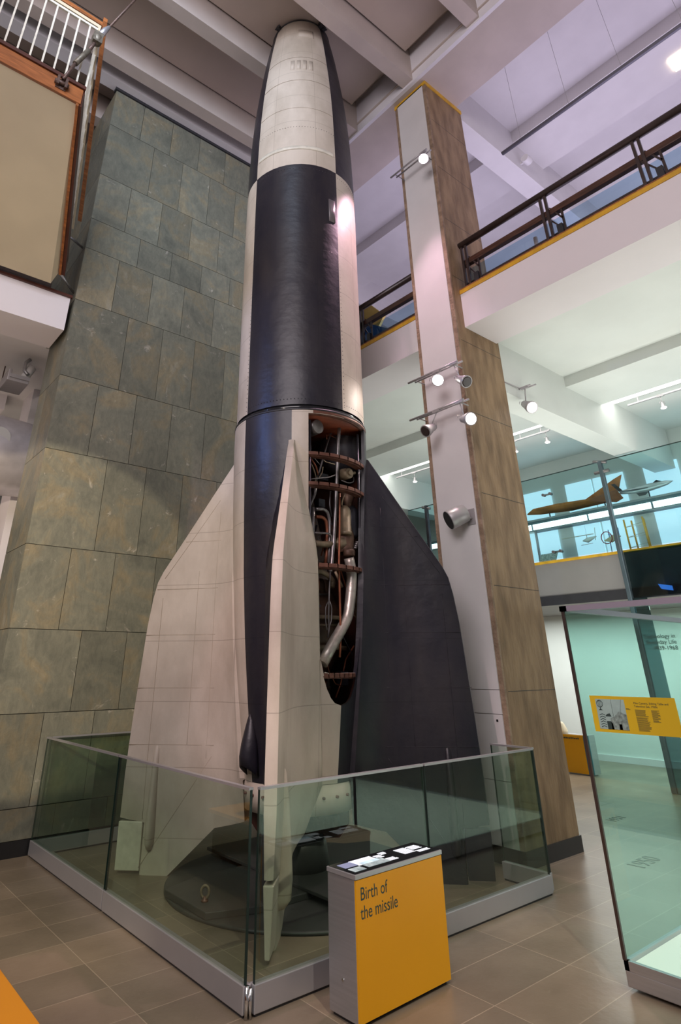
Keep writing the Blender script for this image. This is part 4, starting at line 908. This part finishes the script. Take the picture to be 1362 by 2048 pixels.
# wall panel with lettering, inside the ground gallery
wp=tag(text('Technology in\nEveryday Life\n1939-1968','wall_lettering',M_ink,None,.115,(14.485,5.62,2.40),(R(90),0,R(-90)),align='RIGHT',space=1.0),'dark lettering about technology in everyday life on the far wall','lettering')
tag(text('1950','floor_lettering',mat('floor_ink',(.08,.09,.08),.5),None,.26,(7.32,3.70,.002),(0,0,R(3)),ext=.001),'large year 1950 lettered on the floor tiles behind the case','lettering')
tag(text('1931','floor_lettering',bpy.data.materials['floor_ink'],None,.2,(9.1,4.85,.002),(0,0,R(3)),ext=.001),'smaller year lettered on the floor farther away','lettering')

# ================= LEFT: SUSPENDED LANDING =================
sl=thing('suspended_landing','cream bottomed wooden landing with white railing hung by a steel cable','landing',(0,6,8.5))
part(MB().prism([(-3,5.98,8.44),(1.0,5.98,8.44),(1.62,7.95,7.20),(1.57,8.05,7.05),(-3,8.05,7.05)],(0,.03,.09)),'soffit_panel',M_cream,sl)
part(MB().box((-3,5.94,8.44),(1.04,6.02,8.70)),'front_beam',M_wood,sl,.008)
part(MB().box((-3,5.915,8.70),(1.06,6.04,8.76)),'front_beam_cap',M_wooddk,sl,.006)
part(MB().prism([(1.0,5.96,8.42),(1.06,5.96,8.42),(1.06,5.96,8.74),(1.0,5.96,8.74)],(.66,2.0,-1.22)),'side_beam',M_wooddk,sl)
part(MB().prism([(.985,5.95,8.40),(1.02,5.95,8.40),(1.02,5.95,8.50),(.985,5.95,8.50)],(.645,2.0,-1.22)),'soffit_trim',M_wood,sl)
part(MB().prism([(1.08,5.98,10.25),(1.14,5.98,10.25),(1.14,5.98,10.32),(1.08,5.98,10.32)],(.66,2.0,-1.95)),'side_handrail',M_wood,sl)
part(MB().box((-3,6.10,10.30),(1.12,6.18,10.38)),'handrail',M_wood,sl,.01)
part(MB().box((-3,6.06,10.16),(1.09,6.10,10.22)),'handrail_bracket_bar',M_cream,sl)
part(MB().box((-3,5.99,10.0),(1.05,6.02,10.04)),'top_bar',M_bar,sl); part(MB().box((-3,5.98,8.76),(1.05,6.03,8.79)),'bottom_bar',M_bar,sl)
for k in range(15): x=.94-k*.148; part(MB().box((x-.011,5.995,8.79),(x+.011,6.017,10.0)),'baluster',M_bar,sl)
for k in range(14):
    t=(k+.6)/14; x=1.05+.62*t; y=6.0+2.0*t; zb=8.76-1.22*t; zt=10.1-1.9*t
    part(MB().box((x-.011,y-.02,zb),(x+.011,y+.02,zt)),'baluster',M_bar,sl)
part(MB().prism([(1.04,5.98,10.0),(1.07,5.98,10.0),(1.07,5.98,10.05),(1.04,5.98,10.05)],(.64,2.0,-1.9)),'side_bar',M_cream,sl)
cb_=thing('suspension_cable','rusty steel suspension cable with turnbuckle clamped to the landing','cable',(.75,5.92,8.56))
def ct(mb,n,m): return part(mb,n,m,cb_)
ct(MB().tube([(.86,5.92,9.05),(.98,5.92,9.42)],[.036,.036],14),'turnbuckle',M_olive)
ct(MB().tube([(.77,5.92,8.66),(.86,5.92,9.05)],[.022,.022],10),'threaded_rod',M_rope); ct(MB().tube([(.98,5.92,9.42),(1.04,5.92,9.66)],.025,10),'threaded_rod',M_rope)
ct(MB().lathe([(.01,-.11),(.06,-.08),(.075,0),(.06,.08),(.01,.11)],(1.05,5.92,9.72),n=16).box((.99,5.86,9.62),(1.11,5.90,9.82)),'clamp',M_olive)
ct(MB().tube([(1.07,5.92,9.80),(1.13,5.92,10.0),(1.17,5.92,10.10)],[.045,.04,.022],14),'cable_socket',M_alu)
ct(MB().tube([(1.17,5.92,10.10),(1.44,5.92,11.02),(1.68,5.92,11.80)],.016,8),'wire_rope',M_rope)
ct(MB().box((.70,5.88,8.52),(.73,5.94,8.68)).box((.80,5.88,8.52),(.83,5.94,8.68)).tube([(.68,5.91,8.58),(.85,5.91,8.58)],.03,10).box((.70,5.93,8.5),(.83,5.945,8.66)),'anchor_bracket',M_rope)
# pegs between landing and slate pillar
for (x,y,z,l) in ((1.62,7.9,7.25,'lower short metal peg between landing and slate wall'),(1.50,8.1,8.15,'upper short metal peg with wooden block by the slate wall')):
    t=thing('rail_stub',l,'bracket',(x,y,z)); part(MB().tube([(x-.05,y,z),(1.995,8.4,z)],.02,10),'peg',M_alu,t)
# aircraft fuselage
fu=thing('aircraft_fuselage','polished metal aircraft nose hanging behind the slate pillar at left','aircraft',(.8,10.35,5.0))
part(MB().lathe([(.35,2.6),(.50,2.3),(.60,1.6),(.66,.8),(.68,0),(.68,-4)],(.8,10.35,5.02),n=40,axis='X'),'fuselage_skin',M_fus,fu)
hat=part(MB().lathe([(.16,0),(.16,.02),(0,.025)],(1.66,9.71,5.13),n=24,axis='Y'),'hatch',M_grey,fu)
for x in (0.2,1.6): part(MB().tube([(x,10.35,5.6),(x,10.35,6.6)],.01,6),'wire',M_rope,fu)
lf=thing('floodlight','grey floodlight with curved arm under the left balcony','floodlight',(1.95,9.75,6.5))
part(MB().tube([(1.86,9.78,6.58),(1.80,9.78,6.5),(1.80,9.75,6.34),(1.86,9.7,6.26)],.03,10),'arm',M_alu,lf)
part(MB().box((1.55,9.6,6.05),(1.88,10.15,6.10)).box((1.55,9.6,6.10),(1.60,10.15,6.25)),'lamp_housing',M_lamp,lf,.01); part(MB().box((1.58,9.57,6.10),(1.88,9.6,6.16)),'reflector',M_alu2,lf)
part(MB().tube([(1.82,9.8,6.2),(1.92,9.8,6.45)],.07,14),'ballast',M_white,lf)
